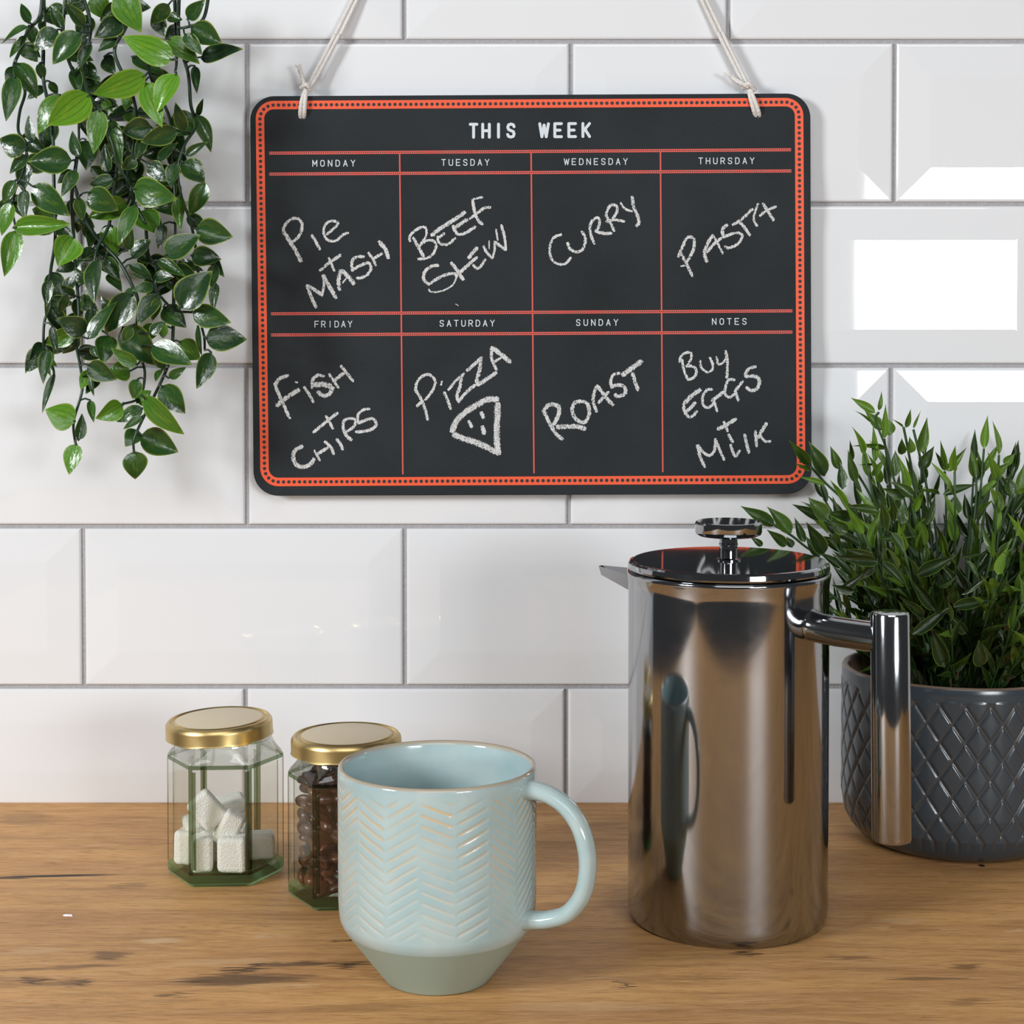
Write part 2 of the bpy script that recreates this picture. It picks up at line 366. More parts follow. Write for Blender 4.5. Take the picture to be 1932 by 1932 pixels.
def print_text(word, u0, u1, vt, vb, slope, lw, gw, y):
    """letters centred on an even pitch between u0 and u1 (the centres of the first and last)"""
    out = []; n = len(word)
    for i, ch in enumerate(word):
        if ch == ' ': continue
        cx = u0 + (u1 - u0) * i / (n - 1); w = gw * {'I': 1, 'W': 1.3, 'M': 1.12}.get(ch, 1); dv = (cx - u0) * slope; k = 0
        for st in GL[ch]:
            for a, b in zip(st, st[1:]):
                k += 1; out.append(capsule((cx + (a[0] - .5) * w, vt + dv + a[1] * (vb - vt)), (cx + (b[0] - .5) * w, vt + dv + b[1] * (vb - vt)), lw, y - 0.000002 * k))
    return out
yt = YB - 0.00006; sl = -0.0055
bob('printed_title', new_mesh('printed_title', *join(*(print_text('THIS', 893.5, 964, 234.5, 259, sl, 5.4, 12.5, yt) + print_text('WEEK', 1026.5, 1106, 233.5, 258, sl, 5.4, 12.5, yt))), M_PRINT))
for w, u0, u1, vt in (('MONDAY', 594, 666, 302.5), ('TUESDAY', 837, 919, 301), ('WEDNESDAY', 1069, 1180, 299.5), ('THURSDAY', 1322, 1419, 298),
                      ('FRIDAY', 597.5, 660.5, 606), ('SATURDAY', 833.5, 929, 604.5), ('SUNDAY', 1091, 1162, 603), ('NOTES', 1347.5, 1404.5, 601)):
    bob('printed_heading', new_mesh('printed_heading', *join(*print_text(w, u0, u1, vt, vt + 11.2, sl * 0.7, 1.55, 6.9, yt)), M_PRINT))
# --- chalk handwriting, traced stroke by stroke (crop coordinates: 7.43 px per photo px)
def chalk(name, ou, ov, strokes):
    V, Fc, UV = [], [], []
    for si, st in enumerate(strokes):
        wd, pts = st[0], st[1:]; q = crom([(ou + a / 7.43, ov + b / 7.43) for a, b in pts], 7)
        y = YB - 0.00007 - 0.000012 * si; m = len(q); base = len(V); wpx = wd / 7.43 * 1.07
        rr = random.Random(si * 31 + int(ou))
        for i, p in enumerate(q):
            t = q[min(i + 1, m - 1)] - q[max(i - 1, 0)]; t = t / (np.linalg.norm(t) + 1e-9); nn = np.array([-t[1], t[0]])
            ww = wpx / 2 * (0.72 if i in (0, m - 1) else 1.0) * rr.uniform(0.93, 1.07)
            pp = p - t * wpx * 0.25 if i == 0 else (p + t * wpx * 0.25 if i == m - 1 else p)
            V += [P(*(pp + nn * ww), y), P(*(pp - nn * ww), y)]; UV += [(0, i * .2), (1, i * .2)]
        Fc += [(base + 2 * i, base + 2 * i + 1, base + 2 * i + 3, base + 2 * i + 2) for i in range(m - 1)]
    me = new_mesh(name, V, Fc, M_CHALK); uvl = me.uv_layers.new(name='UVMap')
    for l in me.loops: uvl.data[l.index].uv = UV[l.vertex_index]
    o = bob(name, me); return o
chalk('chalk_writing', 500, 360, [
    (62, (265, 580), (330, 680), (430, 840), (505, 985)), (46, (262, 590), (262, 520), (320, 430), (430, 385), (510, 440), (515, 540), (470, 640), (390, 715)),
    (44, (655, 625), (710, 710), (768, 820)), (40, (870, 610), (950, 540), (1020, 465), (990, 430), (920, 425), (850, 470), (820, 570), (850, 660), (920, 705), (1010, 690), (1090, 620), (1165, 590)),
    (46, (770, 1120), (900, 1010), (1060, 900)), (42, (895, 945), (970, 1120)),
    (52, (595, 1340), (650, 1490), (715, 1630)), (60, (590, 1330), (700, 1390), (800, 1460)), (42, (800, 1440), (825, 1330), (820, 1200)), (62, (815, 1190), (900, 1340), (995, 1500)),
    (58, (1045, 1385), (1030, 1260), (1060, 1120)), (62, (1080, 1120), (1170, 1210), (1245, 1300)), (26, (1090, 1290), (1140, 1220)),
    (46, (1385, 925), (1290, 925), (1220, 990), (1225, 1120)), (46, (1225, 1110), (1330, 1050), (1450, 1010), (1485, 1080), (1440, 1170), (1360, 1215), (1290, 1225)),
    (42, (1450, 870), (1510, 950), (1555, 1045)), (46, (1520, 950), (1640, 880)), (62, (1600, 715), (1690, 820), (1725, 940))])
chalk('chalk_writing', 750, 340, [
    (40, (175, 855), (170, 790), (240, 710), (345, 655), (400, 680), (400, 780), (340, 880), (300, 930)), (50, (220, 810), (290, 930), (365, 1070)),
    (42, (300, 920), (400, 850), (500, 850), (540, 920), (500, 1030), (420, 1090), (290, 1105)),
    (60, (480, 775), (580, 690), (690, 620), (800, 550), (940, 450)), (40, (560, 790), (570, 860), (630, 900), (720, 890), (810, 810)), (42, (590, 800), (655, 745)),
    (46, (780, 640), (800, 700), (860, 760), (970, 730), (1090, 650)), (56, (820, 660), (900, 600), (975, 555)),
    (34, (1190, 240), (1100, 255), (1045, 280)), (48, (1055, 290), (1080, 430), (1130, 560), (1190, 620)), (44, (1015, 540), (1120, 460), (1220, 390), (1300, 380)),
    (50, (570, 1195), (470, 1210), (380, 1290), (370, 1390), (430, 1460)), (48, (440, 1460), (560, 1380), (690, 1320), (800, 1310), (830, 1350)), (26, (830, 1350), (780, 1460), (680, 1530), (560, 1565), (470, 1565), (435, 1530)),
    (56, (755, 1160), (840, 1270), (920, 1390)), (52, (880, 1290), (1000, 1180), (1110, 1080)), (56, (1000, 1090), (1060, 1010), (1115, 950)), (40, (1060, 1190), (1120, 1240), (1180, 1190), (1230, 1110)),
    (46, (1205, 930), (1260, 1020), (1330, 1090)), (36, (1335, 1085), (1360, 980), (1360, 860)), (48, (1375, 870), (1450, 930), (1520, 975)), (44, (1520, 975), (1500, 800), (1455, 630)), (22, (1285, 850), (1285, 960)), (30, (1380, 690), (1405, 840)),
    (12, (815, 1735), (855, 1760))])
chalk('chalk_writing', 1000, 340, [
    (40, (435, 760), (340, 800), (285, 900), (280, 1040), (330, 1140), (430, 1180), (510, 1160), (570, 1085)),
    (44, (525, 880), (560, 960), (640, 1005), (730, 980), (770, 880), (770, 790), (725, 720)),
    (44, (905, 890), (860, 790), (840, 650), (880, 560), (945, 525), (975, 580), (955, 670), (920, 720)), (48, (940, 725), (1040, 745), (1140, 745)),
    (44, (1180, 710), (1130, 600), (1070, 490), (1100, 390), (1150, 345), (1215, 370), (1215, 450), (1160, 540)), (40, (1070, 580), (1190, 555), (1320, 580)),
    (36, (1270, 320), (1330, 400), (1430, 435)), (50, (1430, 235), (1450, 360), (1500, 480), (1530, 590), (1495, 640))])
chalk('chalk_writing', 1240, 340, [
    (44, (295, 1070), (350, 940), (410, 820), (470, 795), (515, 840), (510, 960), (460, 1070), (400, 1160)), (46, (325, 1020), (400, 1150), (490, 1340)), (24, (330, 1205), (385, 1195)),
    (52, (695, 1140), (665, 1020), (720, 860), (785, 775)), (34, (785, 775), (840, 870), (920, 1030)), (42, (700, 1010), (790, 900), (900, 810)),
    (50, (975, 625), (915, 690), (925, 790)), (42, (930, 800), (1050, 750), (1160, 745), (1190, 800), (1120, 900), (1000, 950), (950, 930)),
    (44, (1060, 625), (1180, 550), (1335, 405)), (46, (1160, 590), (1230, 670), (1300, 770)),
    (36, (1415, 330), (1370, 450), (1355, 560), (1400, 640)), (48, (1480, 330), (1560, 450), (1630, 560)), (40, (1440, 500), (1540, 420), (1665, 370))])
chalk('chalk_writing', 500, 640, [
    (56, (140, 640), (200, 560), (320, 505)), (52, (145, 655), (220, 830), (345, 1105)), (64, (165, 930), (260, 850), (360, 780), (470, 710)),
    (44, (550, 670), (610, 760), (680, 880)), (50, (825, 515), (730, 510), (665, 580), (660, 680)), (80, (680, 640), (800, 635), (920, 660)), (60, (950, 680), (900, 770), (820, 790), (740, 740)),
    (40, (900, 490), (960, 580), (1030, 680)), (56, (960, 590), (1100, 480)), (46, (1065, 375), (1150, 480), (1235, 590)), (26, (425, 600), (455, 608)),
    (48, (680, 1305), (840, 1170), (1015, 1035)), (46, (855, 1080), (950, 1250)),
    (62, (520, 1500), (420, 1560), (395, 1660), (440, 1760), (540, 1790), (640, 1750), (685, 1680)),
    (36, (690, 1560), (770, 1700)), (48, (720, 1620), (880, 1520)), (46, (840, 1435), (920, 1510), (965, 1610)), (48, (1005, 1405), (1060, 1470), (1090, 1545)),
    (56, (1210, 1410), (1140, 1350), (1090, 1240)), (44, (1090, 1240), (1110, 1140), (1200, 1110), (1270, 1140), (1240, 1230), (1150, 1295)),
    (42, (1465, 975), (1370, 995), (1300, 1070), (1310, 1180)), (48, (1310, 1180), (1420, 1130), (1510, 1115), (1560, 1190), (1500, 1260), (1390, 1290), (1275, 1300))])
chalk('chalk_writing', 750, 640, [
    (48, (425, 1125), (380, 960), (310, 800), (245, 710)), (44, (250, 710), (280, 590), (380, 500), (470, 510), (530, 590), (490, 720), (390, 850)), (50, (275, 935), (345, 870)),
    (46, (655, 745), (700, 850), (745, 975)), (30, (610, 640), (622, 590)),
    (42, (715, 710), (820, 580), (930, 480)), (50, (905, 500), (880, 640), (835, 800), (860, 880)), (48, (860, 870), (970, 740), (1090, 640)),
    (50, (975, 440), (1080, 350), (1180, 255)), (56, (1165, 280), (1150, 430), (1110, 570), (1130, 640)), (60, (1130, 640), (1250, 560), (1380, 470)),
    (50, (1320, 110), (1320, 260), (1385, 430)), (66, (1325, 120), (1450, 210), (1580, 320)), (38, (1370, 310), (1450, 260)),
    (88, (1400, 840), (1250, 850), (1080, 940), (930, 1040), (820, 1160), (765, 1290)), (90, (790, 1340), (950, 1400), (1180, 1480), (1400, 1590)), (92, (1405, 910), (1400, 1100), (1390, 1300), (1400, 1500), (1420, 1600)),
    (60, (1175, 1030), (1205, 1100)), (52, (1000, 1150), (1040, 1230)), (70, (1190, 1230), (1215, 1320))])
chalk('chalk_writing', 1000, 640, [
    (62, (215, 1060), (200, 990), (270, 920), (350, 920), (410, 960), (390, 1080), (330, 1190)), (56, (215, 1060), (290, 1210), (370, 1330), (450, 1400)), (72, (380, 1230), (520, 1225), (650, 1225), (770, 1255)),
    (56, (630, 880), (590, 980), (630, 1100), (720, 1165), (790, 1140), (830, 1040), (810, 920), (740, 870), (640, 880)),
    (52, (935, 1010), (885, 870), (900, 750), (940, 655)), (56, (945, 655), (1040, 780), (1160, 920)), (46, (960, 890), (1100, 740)),
    (48, (1255, 475), (1170, 500), (1130, 590), (1140, 670)), (56, (1140, 670), (1230, 640), (1310, 660), (1340, 720), (1310, 780), (1215, 800), (1195, 775)),
    (76, (1300, 500), (1420, 410), (1560, 310)), (56, (1440, 480), (1470, 590), (1515, 710))])
chalk('chalk_writing', 1240, 640, [
    (40, (315, 320), (335, 240), (400, 190), (465, 190), (480, 260), (430, 360)), (40, (345, 280), (370, 420), (420, 550)), (42, (410, 380), (500, 380), (550, 440), (520, 530), (430, 570)),
    (38, (600, 300), (620, 400), (700, 460), (770, 430), (775, 340), (735, 260)), (36, (830, 250), (860, 350), (930, 320), (960, 270)), (44, (960, 165), (985, 350), (975, 540)),
    (66, (400, 880), (490, 790), (600, 710)), (46, (380, 880), (375, 980), (430, 1080), (500, 1075), (555, 1010)), (54, (410, 1010), (470, 960), (530, 890)),
    (42, (770, 700), (700, 710), (640, 800), (640, 910), (700, 960), (770, 920), (800, 850)), (56, (770, 860), (850, 800), (930, 740)), (40, (800, 880), (840, 1010)),
    (42, (1085, 570), (1000, 570), (960, 660), (950, 760), (1010, 815), (1080, 770)), (44, (1090, 730), (1200, 590)), (46, (1100, 740), (1140, 860)),
    (48, (1380, 385), (1290, 410), (1235, 490), (1250, 530)), (54, (1260, 520), (1370, 520), (1430, 570), (1410, 680), (1330, 720), (1250, 680)),
    (58, (850, 1260), (970, 1200), (1100, 1120)), (46, (935, 1160), (985, 1290)), (50, (1000, 1340), (1060, 1440)),
    (48, (560, 1490), (600, 1640), (665, 1790)), (44, (575, 1490), (640, 1580), (730, 1630), (800, 1560), (815, 1400)), (42, (830, 1420), (880, 1560), (940, 1690)),
    (44, (1030, 1480), (1060, 1580), (1100, 1640), (1155, 1560)), (50, (1225, 1340), (1255, 1470), (1285, 1590)),
    (48, (1375, 1290), (1395, 1500)), (54, (1530, 1180), (1460, 1300), (1420, 1380)), (40, (1440, 1340), (1510, 1430), (1590, 1430))])
# --- holes and cotton cord
for hu, hv in ((570, 220), (1431, 217.5)):
    V = [P(hu + 6.2 * math.cos(a), hv + 6.2 * math.sin(a), YB - 0.0001) for a in [2 * PI * k / 16 for k in range(16)]]
    bob('cord_hole', new_mesh('cord_hole', V, [tuple(range(16))], M_DOT))
def cord_strand(pts, r, ph):
    q = crom([list(P(u, v, y)) for u, v, y in pts], 8); return tube(q, [r * (1 + 0.05 * math.sin(i * 1.7 + ph)) for i in range(len(q))], 8)
fr = YB - 0.0016
Lc = [cord_strand([(567 + s, 222, YB + .001), (566.5 + s * 1.2, 212, fr), (569 + s, 192, fr - .001), (573 + s * .6, 178, fr), (577, 168, YB - .001)], 0.00135, s) for s in (0, 6.5)]
Lc += [cord_strand([(576 + s, 170, YB - .001), (594 + s, 142, YB + .0015), (632 + s * 1.1, 70, -.0048), (670 + s * 1.2, -6, -.0036), (1000, -690, -.003)], 0.00125, s) for s in (-2, 5.5)]
Lc += [cord_strand([(576, 170, YB - .001), (573, 155, YB - .003), (570, 143, YB - .003), (566, 133, YB - .002)], 0.0013, 1), cord_strand([(568, 166, YB), (578, 160, YB - .004), (586, 170, YB - .001)], 0.0015, 1)]
Rc = [cord_strand([(1431 + s, 219, YB + .001), (1428 + s * 1.2, 208, fr), (1422 + s, 190, fr - .001), (1417 + s * .6, 176, fr), (1414, 166, YB - .001)], 0.00135, s) for s in (-5, 2)]
Rc += [cord_strand([(1412 + s, 168, YB - .001), (1396 + s, 135, YB + .0015), (1362 + s * 1.1, 66, -.0048), (1327 + s * 1.2, -6, -.0036), (1000, -690, -.003)], 0.00125, s) for s in (-5, 2.5)]
Rc += [cord_strand([(1412, 164, YB - .002), (1398, 157, YB - .003), (1386, 150, YB - .002), (1380, 144, YB - .001)], 0.0017, 1), cord_strand([(1402, 166, YB), (1413, 158, YB - .004), (1424, 170, YB - .001)], 0.0016, 1)]
fz = random.Random(5)
for hu, hv, du, dv, dst in ((566, 133, -3, -10, Lc), (1380, 146, -9, -7, Rc)):
    for k in range(9):
        dst.append(cord_strand([(hu + fz.uniform(-3, 3), hv + 3, YB - .002), (hu + du * .5 + fz.uniform(-4, 4), hv + dv * .5, YB - .003), (hu + du + fz.uniform(-6, 6), hv + dv + fz.uniform(-3, 3), YB - .003)], 0.0003, k))
bob('hanging_cord', new_mesh('hanging_cord', *join(*Lc), M_CORD, smooth=180)); bob('hanging_cord', new_mesh('hanging_cord', *join(*Rc), M_CORD, smooth=180))
# ------------------------------------------------------------------ sugar and coffee jars
def m_glass_wall():
    n = NT('clear_jar_glass'); t = n.t; t.nodes.remove(n.b)
    geo = n.n('ShaderNodeLayerWeight', {'Blend': 0.5}).outputs['Facing']
    fr = n.math('ADD', n.math('MULTIPLY', n.math('POWER', geo, 5.0), 0.7), 0.035)
    tint = n.mix(n.math('POWER', geo, 5.0), (0.985, 0.99, 0.982, 1), lin(170, 190, 160))
    tr = n.n('ShaderNodeBsdfTransparent', {'Color': tint}).outputs[0]
    gl = n.n('ShaderNodeBsdfGlossy', {'Color': (1, 1, 1, 1), 'Roughness': 0.03}).outputs[0]
    mx = n.n('ShaderNodeMixShader', {0: fr}); t.links.new(tr, mx.inputs[1]); t.links.new(gl, mx.inputs[2]); t.links.new(mx.outputs[0], n.out.inputs[0]); return n.m
def m_tinted(name, col, fac, rough=0.02, milky=0.0):
    n = NT(name); t = n.t; t.nodes.remove(n.b)
    fr = n.math('ADD', n.math('MULTIPLY', n.math('POWER', n.n('ShaderNodeLayerWeight', {'Blend': 0.5}).outputs['Facing'], 5.0), 0.7), 0.05)
    tr = n.n('ShaderNodeBsdfTransparent', {'Color': col}).outputs[0]; rf = n.n('ShaderNodeBsdfRefraction', {'Color': col, 'Roughness': rough, 'IOR': 1.45}).outputs[0]
    gl = n.n('ShaderNodeBsdfGlossy', {'Color': (1, 1, 1, 1), 'Roughness': 0.03}).outputs[0]
    m1 = n.n('ShaderNodeMixShader', {0: fac}); t.links.new(tr, m1.inputs[1]); t.links.new(rf, m1.inputs[2])
    if milky:
        m2 = n.n('ShaderNodeMixShader', {0: milky}); t.links.new(m1.outputs[0], m2.inputs[1]); t.links.new(n.n('ShaderNodeBsdfTranslucent', {'Color': lin(150, 212, 150)}).outputs[0], m2.inputs[2]); m1 = m2
    mx = n.n('ShaderNodeMixShader', {0: fr}); t.links.new(m1.outputs[0], mx.inputs[1]); t.links.new(gl, mx.inputs[2]); t.links.new(mx.outputs[0], n.out.inputs[0]); return n.m
def m_glass(name, col, rough=0.0):
    n = NT(name); t = n.t; t.nodes.remove(n.b)
    g = n.n('ShaderNodeBsdfGlass', {'Color': col, 'Roughness': rough, 'IOR': 1.5}).outputs[0]; t.links.new(g, n.out.inputs[0]); return n.m
M_GW = m_glass_wall(); M_GC = m_tinted('green_glass_corner', lin(138, 154, 122), 0.15); M_GB = m_tinted('green_glass_base', lin(226, 248, 226), 0.35, 0.05, 0.30)
M_GN = m_tinted('clear_neck_glass', (0.95, 0.97, 0.95, 1), 0.35)
M_GOLD = NT('gold_lid_metal').set(color=lin(200, 174, 118), metal=1.0, rough=0.33).m
M_GOLDM = NT('matt_gold_lid_top').set(color=lin(228, 212, 182), metal=0.35, rough=0.5).m
def hexr(a, s, soft):
    """radius of a soft-cornered hexagon of side s in direction a (corners at 0, 60 ...)"""
    p = 14 if soft < 0.5 else 40; ap = s * math.cos(PI / 6); acc = 0
    for k in range(6):
        c = math.cos(a - (PI / 6 + k * PI / 3)) / ap
        if c > 0: acc += c ** p
    return acc ** (-1 / p)
JS = 0.0326
def jar_body(name, parent):
    # (hexagon side, blend to circle, z): outside up, over the lip, inside down
    prof = [(JS * .90, 0, 0.0), (JS * .965, 0, 0.0004), (JS, 0, 0.0022), (JS, 0, 0.0066), (JS, 0, 0.0640), (JS * .992, 0.0, 0.0662), (JS * .955, .12, 0.0682), (JS * .885, .45, 0.0704),
            (JS * .835, .85, 0.0722), (0.0262, 1, 0.0738), (0.0256, 1, 0.0760), (0.0256, 1, 0.0835), (0.0236, 1, 0.0838), (0.0232, 1, 0.0760), (0.0238, 1, 0.0735),
            (JS * .80, .8, 0.0700), (JS * .86, .35, 0.0672), (JS * .905, .05, 0.0650), (JS * .905, 0, 0.0620), (JS * .905, 0, 0.0085), (JS * .875, 0, 0.0068), (JS * .80, 0, 0.0060)]
    n = 144; V, Fc, mi = [], [], []
    for s, b, z in prof:
        for i in range(n):
            a = 2 * PI * i / n; r = hexr(a, s, 1) * (1 - b) + s * b if b < 1 else s
            V.append((r * math.cos(a), r * math.sin(a), z))
    m = len(prof)
    for k in range(m - 1):
        for i in range(n):
            j = (i + 1) % n; Fc.append((k * n + i, k * n + j, (k + 1) * n + j, (k + 1) * n + i))
            corner = min((i % 24), 24 - (i % 24)) <= 1.5
            z0, z1 = prof[k][2], prof[k + 1][2]
            if max(z0, z1) <= 0.0070: mi.append(2)
            elif k in (3, 18): mi.append(1 if (i % 24) in (0, 23) else 0)
            elif k in (4, 5, 6): mi.append(1 if k == 4 else 3)
            else: mi.append(3 if 0.066 < max(z0, z1) else 0)
    Fc.append(tuple(range(n - 1, -1, -1))); mi.append(2); Fc.append(tuple(range((m - 1) * n, m * n))); mi.append(2)
    return ob(name, new_mesh(name, V, Fc, [M_GW, M_GC, M_GB, M_GN], smooth=22, mat_idx=mi), parent)
def jar_lid(parent, tilt):
    R = 0.0294; p = [(0, .0862), (.0238, .0862), (.0246, .0859), (.0250, .0852), (.0262, .0852), (.0270, .0862), (.0280, .0860), (R - .0003, .0846), (R, .0832), (R, .0780), (R + .0003, .0772),
                     (R - .0004, .0768), (R - .0010, .0774), (R - .0012, .0825), (0, .0842)]
    wave = lambda a, r, z: 1.0
    V, Fc = lathe(p, 128)
    V = [(x, y, z - (0.0006 * max(0, math.cos(6 * math.atan2(y, x))) if z < 0.0775 else 0)) for x, y, z in V]
    mi = [0 if min(math.hypot(*V[i][:2]) for i in f) > 0.0235 or V[f[0]][2] < 0.085 else 1 for f in Fc]
    return ob('lid', new_mesh('lid', V, Fc, [M_GOLD, M_GOLDM], smooth=40, mat_idx=mi), parent, rot=tilt)
SJ, CJ = Vector((-0.1592, -0.1345, 0)), Vector((-0.0875, -0.1725, 0))
sj = tag(empty('sugar_jar', SJ), 'hexagonal glass jar of white sugar cubes with gold lid, left of the coffee jar', 'jar', 'hexagonal glass jars with gold lids')
jar_body('glass_body', sj); jar_lid(sj, (math.radians(1.0), math.radians(-2.2), 0)); sj.rotation_euler.z = math.radians(3.2)
cj = tag(empty('coffee_jar', CJ), 'hexagonal glass jar of dark coffee beans with gold lid, half behind the mug', 'jar', 'hexagonal glass jars with gold lids')
jar_body('glass_body', cj); jar_lid(cj, (math.radians(0.3), math.radians(-0.6), 0)); cj.rotation_euler.z = math.radians(2.2)
# sugar cubes
def m_sugar():
    n = NT('white_sugar'); o = n.obj(); g = n.noise(o, 1300, 2)
    n.set(color=n.mix(g, lin(236, 234, 224), lin(252, 251, 246)), rough=0.7, sss=0.25); n.b.inputs['Subsurface Radius'].default_value = (0.004, 0.003, 0.002)
    return n.bump(g, 0.0007, 1.0).m
M_SUGAR = m_sugar()
def sugar_mesh(dx, dy, dz, seed):
    bm = bmesh.new(); bmesh.ops.create_cube(bm, size=1.0, matrix=Matrix.Diagonal((dx, dy, dz, 1)))
    bmesh.ops.bevel(bm, geom=list(bm.edges), offset=0.0028, segments=4, profile=0.5, affect='EDGES')
    r = random.Random(seed)
    for v in bm.verts: v.co += Vector((r.gauss(0, 1), r.gauss(0, 1), r.gauss(0, 1))) * 0.00012
    me = bpy.data.meshes.new('sugar_cube'); bm.to_mesh(me); bm.free(); me.materials.append(M_SUGAR)
    me.polygons.foreach_set('use_smooth', [True] * len(me.polygons)); return me
ZF = 0.0062
cubes = [((-.0098, -.0180), (.0118, .0130, .0195), (0, 0, 8), 0, 'narrow upright sugar cube at the bottom left of the jar front'),
         ((.0072, -.0185), (.0160, .0125, .0195), (0, 0, -4), 0, 'wide upright sugar cube at the bottom right of the jar front'),
         ((.0190, .0040), (.0150, .0120, .0150), (0, 0, 12), 0, 'squat sugar cube against the right wall of the jar'),
         ((-.0205, -.0030), (.0110, .0160, .0190), (0, 0, -14), 0, 'upright sugar cube against the left wall of the jar'),
         ((-.0030, .0020), (.0180, .0120, .0150), (0, 0, 30), 0, 'sugar cube in the middle of the jar behind the two upright ones'),
         ((.0010, .0180), (.0190, .0130, .0150), (0, 0, -10), 0, 'sugar cube at the back wall of the jar on its floor')]
for i, (xy, d, rt, z, lb) in enumerate(cubes):
    o = ob('sugar_cube', sugar_mesh(*d, i), None, (SJ.x + xy[0], SJ.y + xy[1], ZF + d[2] / 2), [math.radians(a) for a in rt])
    tag(o, lb, 'sugar cube', 'sugar cubes in the left jar')
for i, (u, v, y, d, rt, lb) in enumerate([
        (391, 1528, -.1475, (.0195, .0110, .0150), (-12, 48, 0), 'large tilted sugar cube on top at the left of the heap'),
        (432, 1561, -.1475, (.0120, .0110, .0195), (8, 28, 10), 'tilted sugar cube leaning right on top of the wide one'),
        (434, 1517, -.1250, (.0170, .0150, .0080), (10, -6, 20), 'flat thin sugar cube lying topmost behind the leaning ones'),
        (370, 1568, -.1330, (.0120, .0160, .0170), (10, -12, 20), 'sugar cube behind the large tilted one'),
        (408, 1586, -.1370, (.0190, .0110, .0100), (14, 22, -10), 'sugar cube wedged between the tilted pair and the lower row')]):
    o = ob('sugar_cube', sugar_mesh(*d, 20 + i), None, P(u, v, y), [math.radians(a) for a in rt]); tag(o, lb, 'sugar cube', 'sugar cubes in the left jar')
for o in list(COL.objects):
    if o.name.startswith('sugar_cube'): w_ = o.modifiers.new('face_weighted_normals', 'WEIGHTED_NORMAL'); w_.weight = 90
# coffee beans
def m_bean():
    n = NT('roasted_bean'); info = n.n('ShaderNodeObjectInfo').outputs['Random']; o = n.obj()
    n.set(color=n.mix(info, lin(58, 30, 18), lin(104, 56, 30)), rough=0.33, spec=0.5); return n.bump(n.noise(o, 400, 2), 0.0004, 0.4).m
M_BEAN = m_bean()
V, Fc = [], []
nu, nv = 20, 12
for j in range(nv + 1):
    th = PI * j / nv
    for i in range(nu):
        ph = 2 * PI * i / nu; x = math.cos(th); y = math.sin(th) * math.cos(ph); z = math.sin(th) * math.sin(ph)
        if z < 0: z *= 0.55; z += 0.42 * math.exp(-(y / 0.13) ** 2) * (1 - x * x) ** 0.5
        V.append((x * .0054, (y + 0.06 * math.sin(x * 3) * (z < 0)) * .0039, z * .0034))
for j in range(nv):
    for i in range(nu): Fc.append((j * nu + i, j * nu + (i + 1) % nu, (j + 1) * nu + (i + 1) % nu, (j + 1) * nu + i))
bean_me = new_mesh('coffee_bean', V, Fc, M_BEAN, smooth=180); nb = 0
sp = 0.0079; az = math.radians(2.2); rb = random.Random(11); ap = JS * .905 * math.cos(PI / 6) - .0040; layer = 0; z = ZF + 0.0037
while z < 0.0665:
    top = z > 0.058
    for a in range(-5, 6):
        for b in range(-5, 6):
            x = (a + 0.5 * (b % 2) + 0.27 * (layer % 2)) * sp + rb.gauss(0, .0004); y = (b * .866 + .4 * (layer % 2)) * sp + rb.gauss(0, .0004)
            dd = max(x * math.cos(PI / 6 + k * PI / 3) + y * math.sin(PI / 6 + k * PI / 3) for k in range(6))
            if dd > ap + .002: continue
            if dd > ap: x *= ap / dd; y *= ap / dd
            if dd < ap - .0085 and not top: continue
            if nb >= 300: continue
            X = x * math.cos(az) - y * math.sin(az); Y = x * math.sin(az) + y * math.cos(az)
            o = ob('coffee_bean', bean_me, None, (CJ.x + X, CJ.y + Y, z + rb.gauss(0, .0006)), (rb.uniform(0, 2 * PI), rb.uniform(-.6, .6), rb.uniform(0, 2 * PI)))
            tag(o, 'roasted brown coffee bean in the hexagonal jar beside the mug', 'coffee bean', 'coffee beans in the right jar'); nb += 1
    z += 0.0066; layer += 1
# ------------------------------------------------------------------ mug
MB = PZ(825.5, 1842); MX, MY = MB.x, MB.y
def m_mug():
    n = NT('pale_blue_glaze'); at = n.n('ShaderNodeAttribute', attribute_name='tint'); sp_ = n.n('ShaderNodeSeparateColor', {0: at.outputs['Color']}); o = n.obj()
    gro, rim, low = sp_.outputs[0], sp_.outputs[1], sp_.outputs[2]
    nz = n.noise(o, 45, 3); z = n.n('ShaderNodeSeparateXYZ', {0: o}).outputs[2]
    base = n.mix(n.rng(nz, .35, .7), lin(158, 182, 184), lin(174, 190, 189))
    ora = n.mix(n.rng(n.math('ADD', z, n.math('MULTIPLY', nz, 0.05)), 0.075, 0.115), lin(186, 188, 178), lin(200, 172, 130))
    c = n.mix(n.rng(gro, 0.25, 0.85), base, ora)
    c = n.mix(rim, c, lin(172, 142, 108))
    c = n.mix(low, c, lin(150, 168, 158))
    n.set(color=c, rough=n.rng(low, 0, 1, 0.12, 0.55), spec=0.45); return n.bump(n.noise(o, 260, 2), 0.0002, 0.2).m
M_MUG = m_mug(); MUGR = 0.0462
view_az = math.atan2(CAM.x - MX, -(CAM.y - MY))       # azimuth measured from -y towards +x
def herring(phi, z):
    """phi: angle from the view direction to the right, degrees -> groove depth 0..1"""
    k = math.floor((phi + 10) / 20); f = ((phi + 10) / 20) - k; par = int(k) % 2
    rr = random.Random(int(k) * 7 + 1); sl = rr.uniform(.0055, .0115); pitch = rr.uniform(.0043, .0050)
    q = (z + (sl if par == 0 else -sl) * f + rr.uniform(0, .005)) / pitch
    d = abs(q - round(q)) * pitch; g = math.exp(-(d / .00072) ** 2)
    e = min(1, min(f, 1 - f) / .10)
    wav = 0.55 + 0.45 * math.sin(z * 160 + k * 2.1); return g * e * (0.55 + 0.45 * wav)
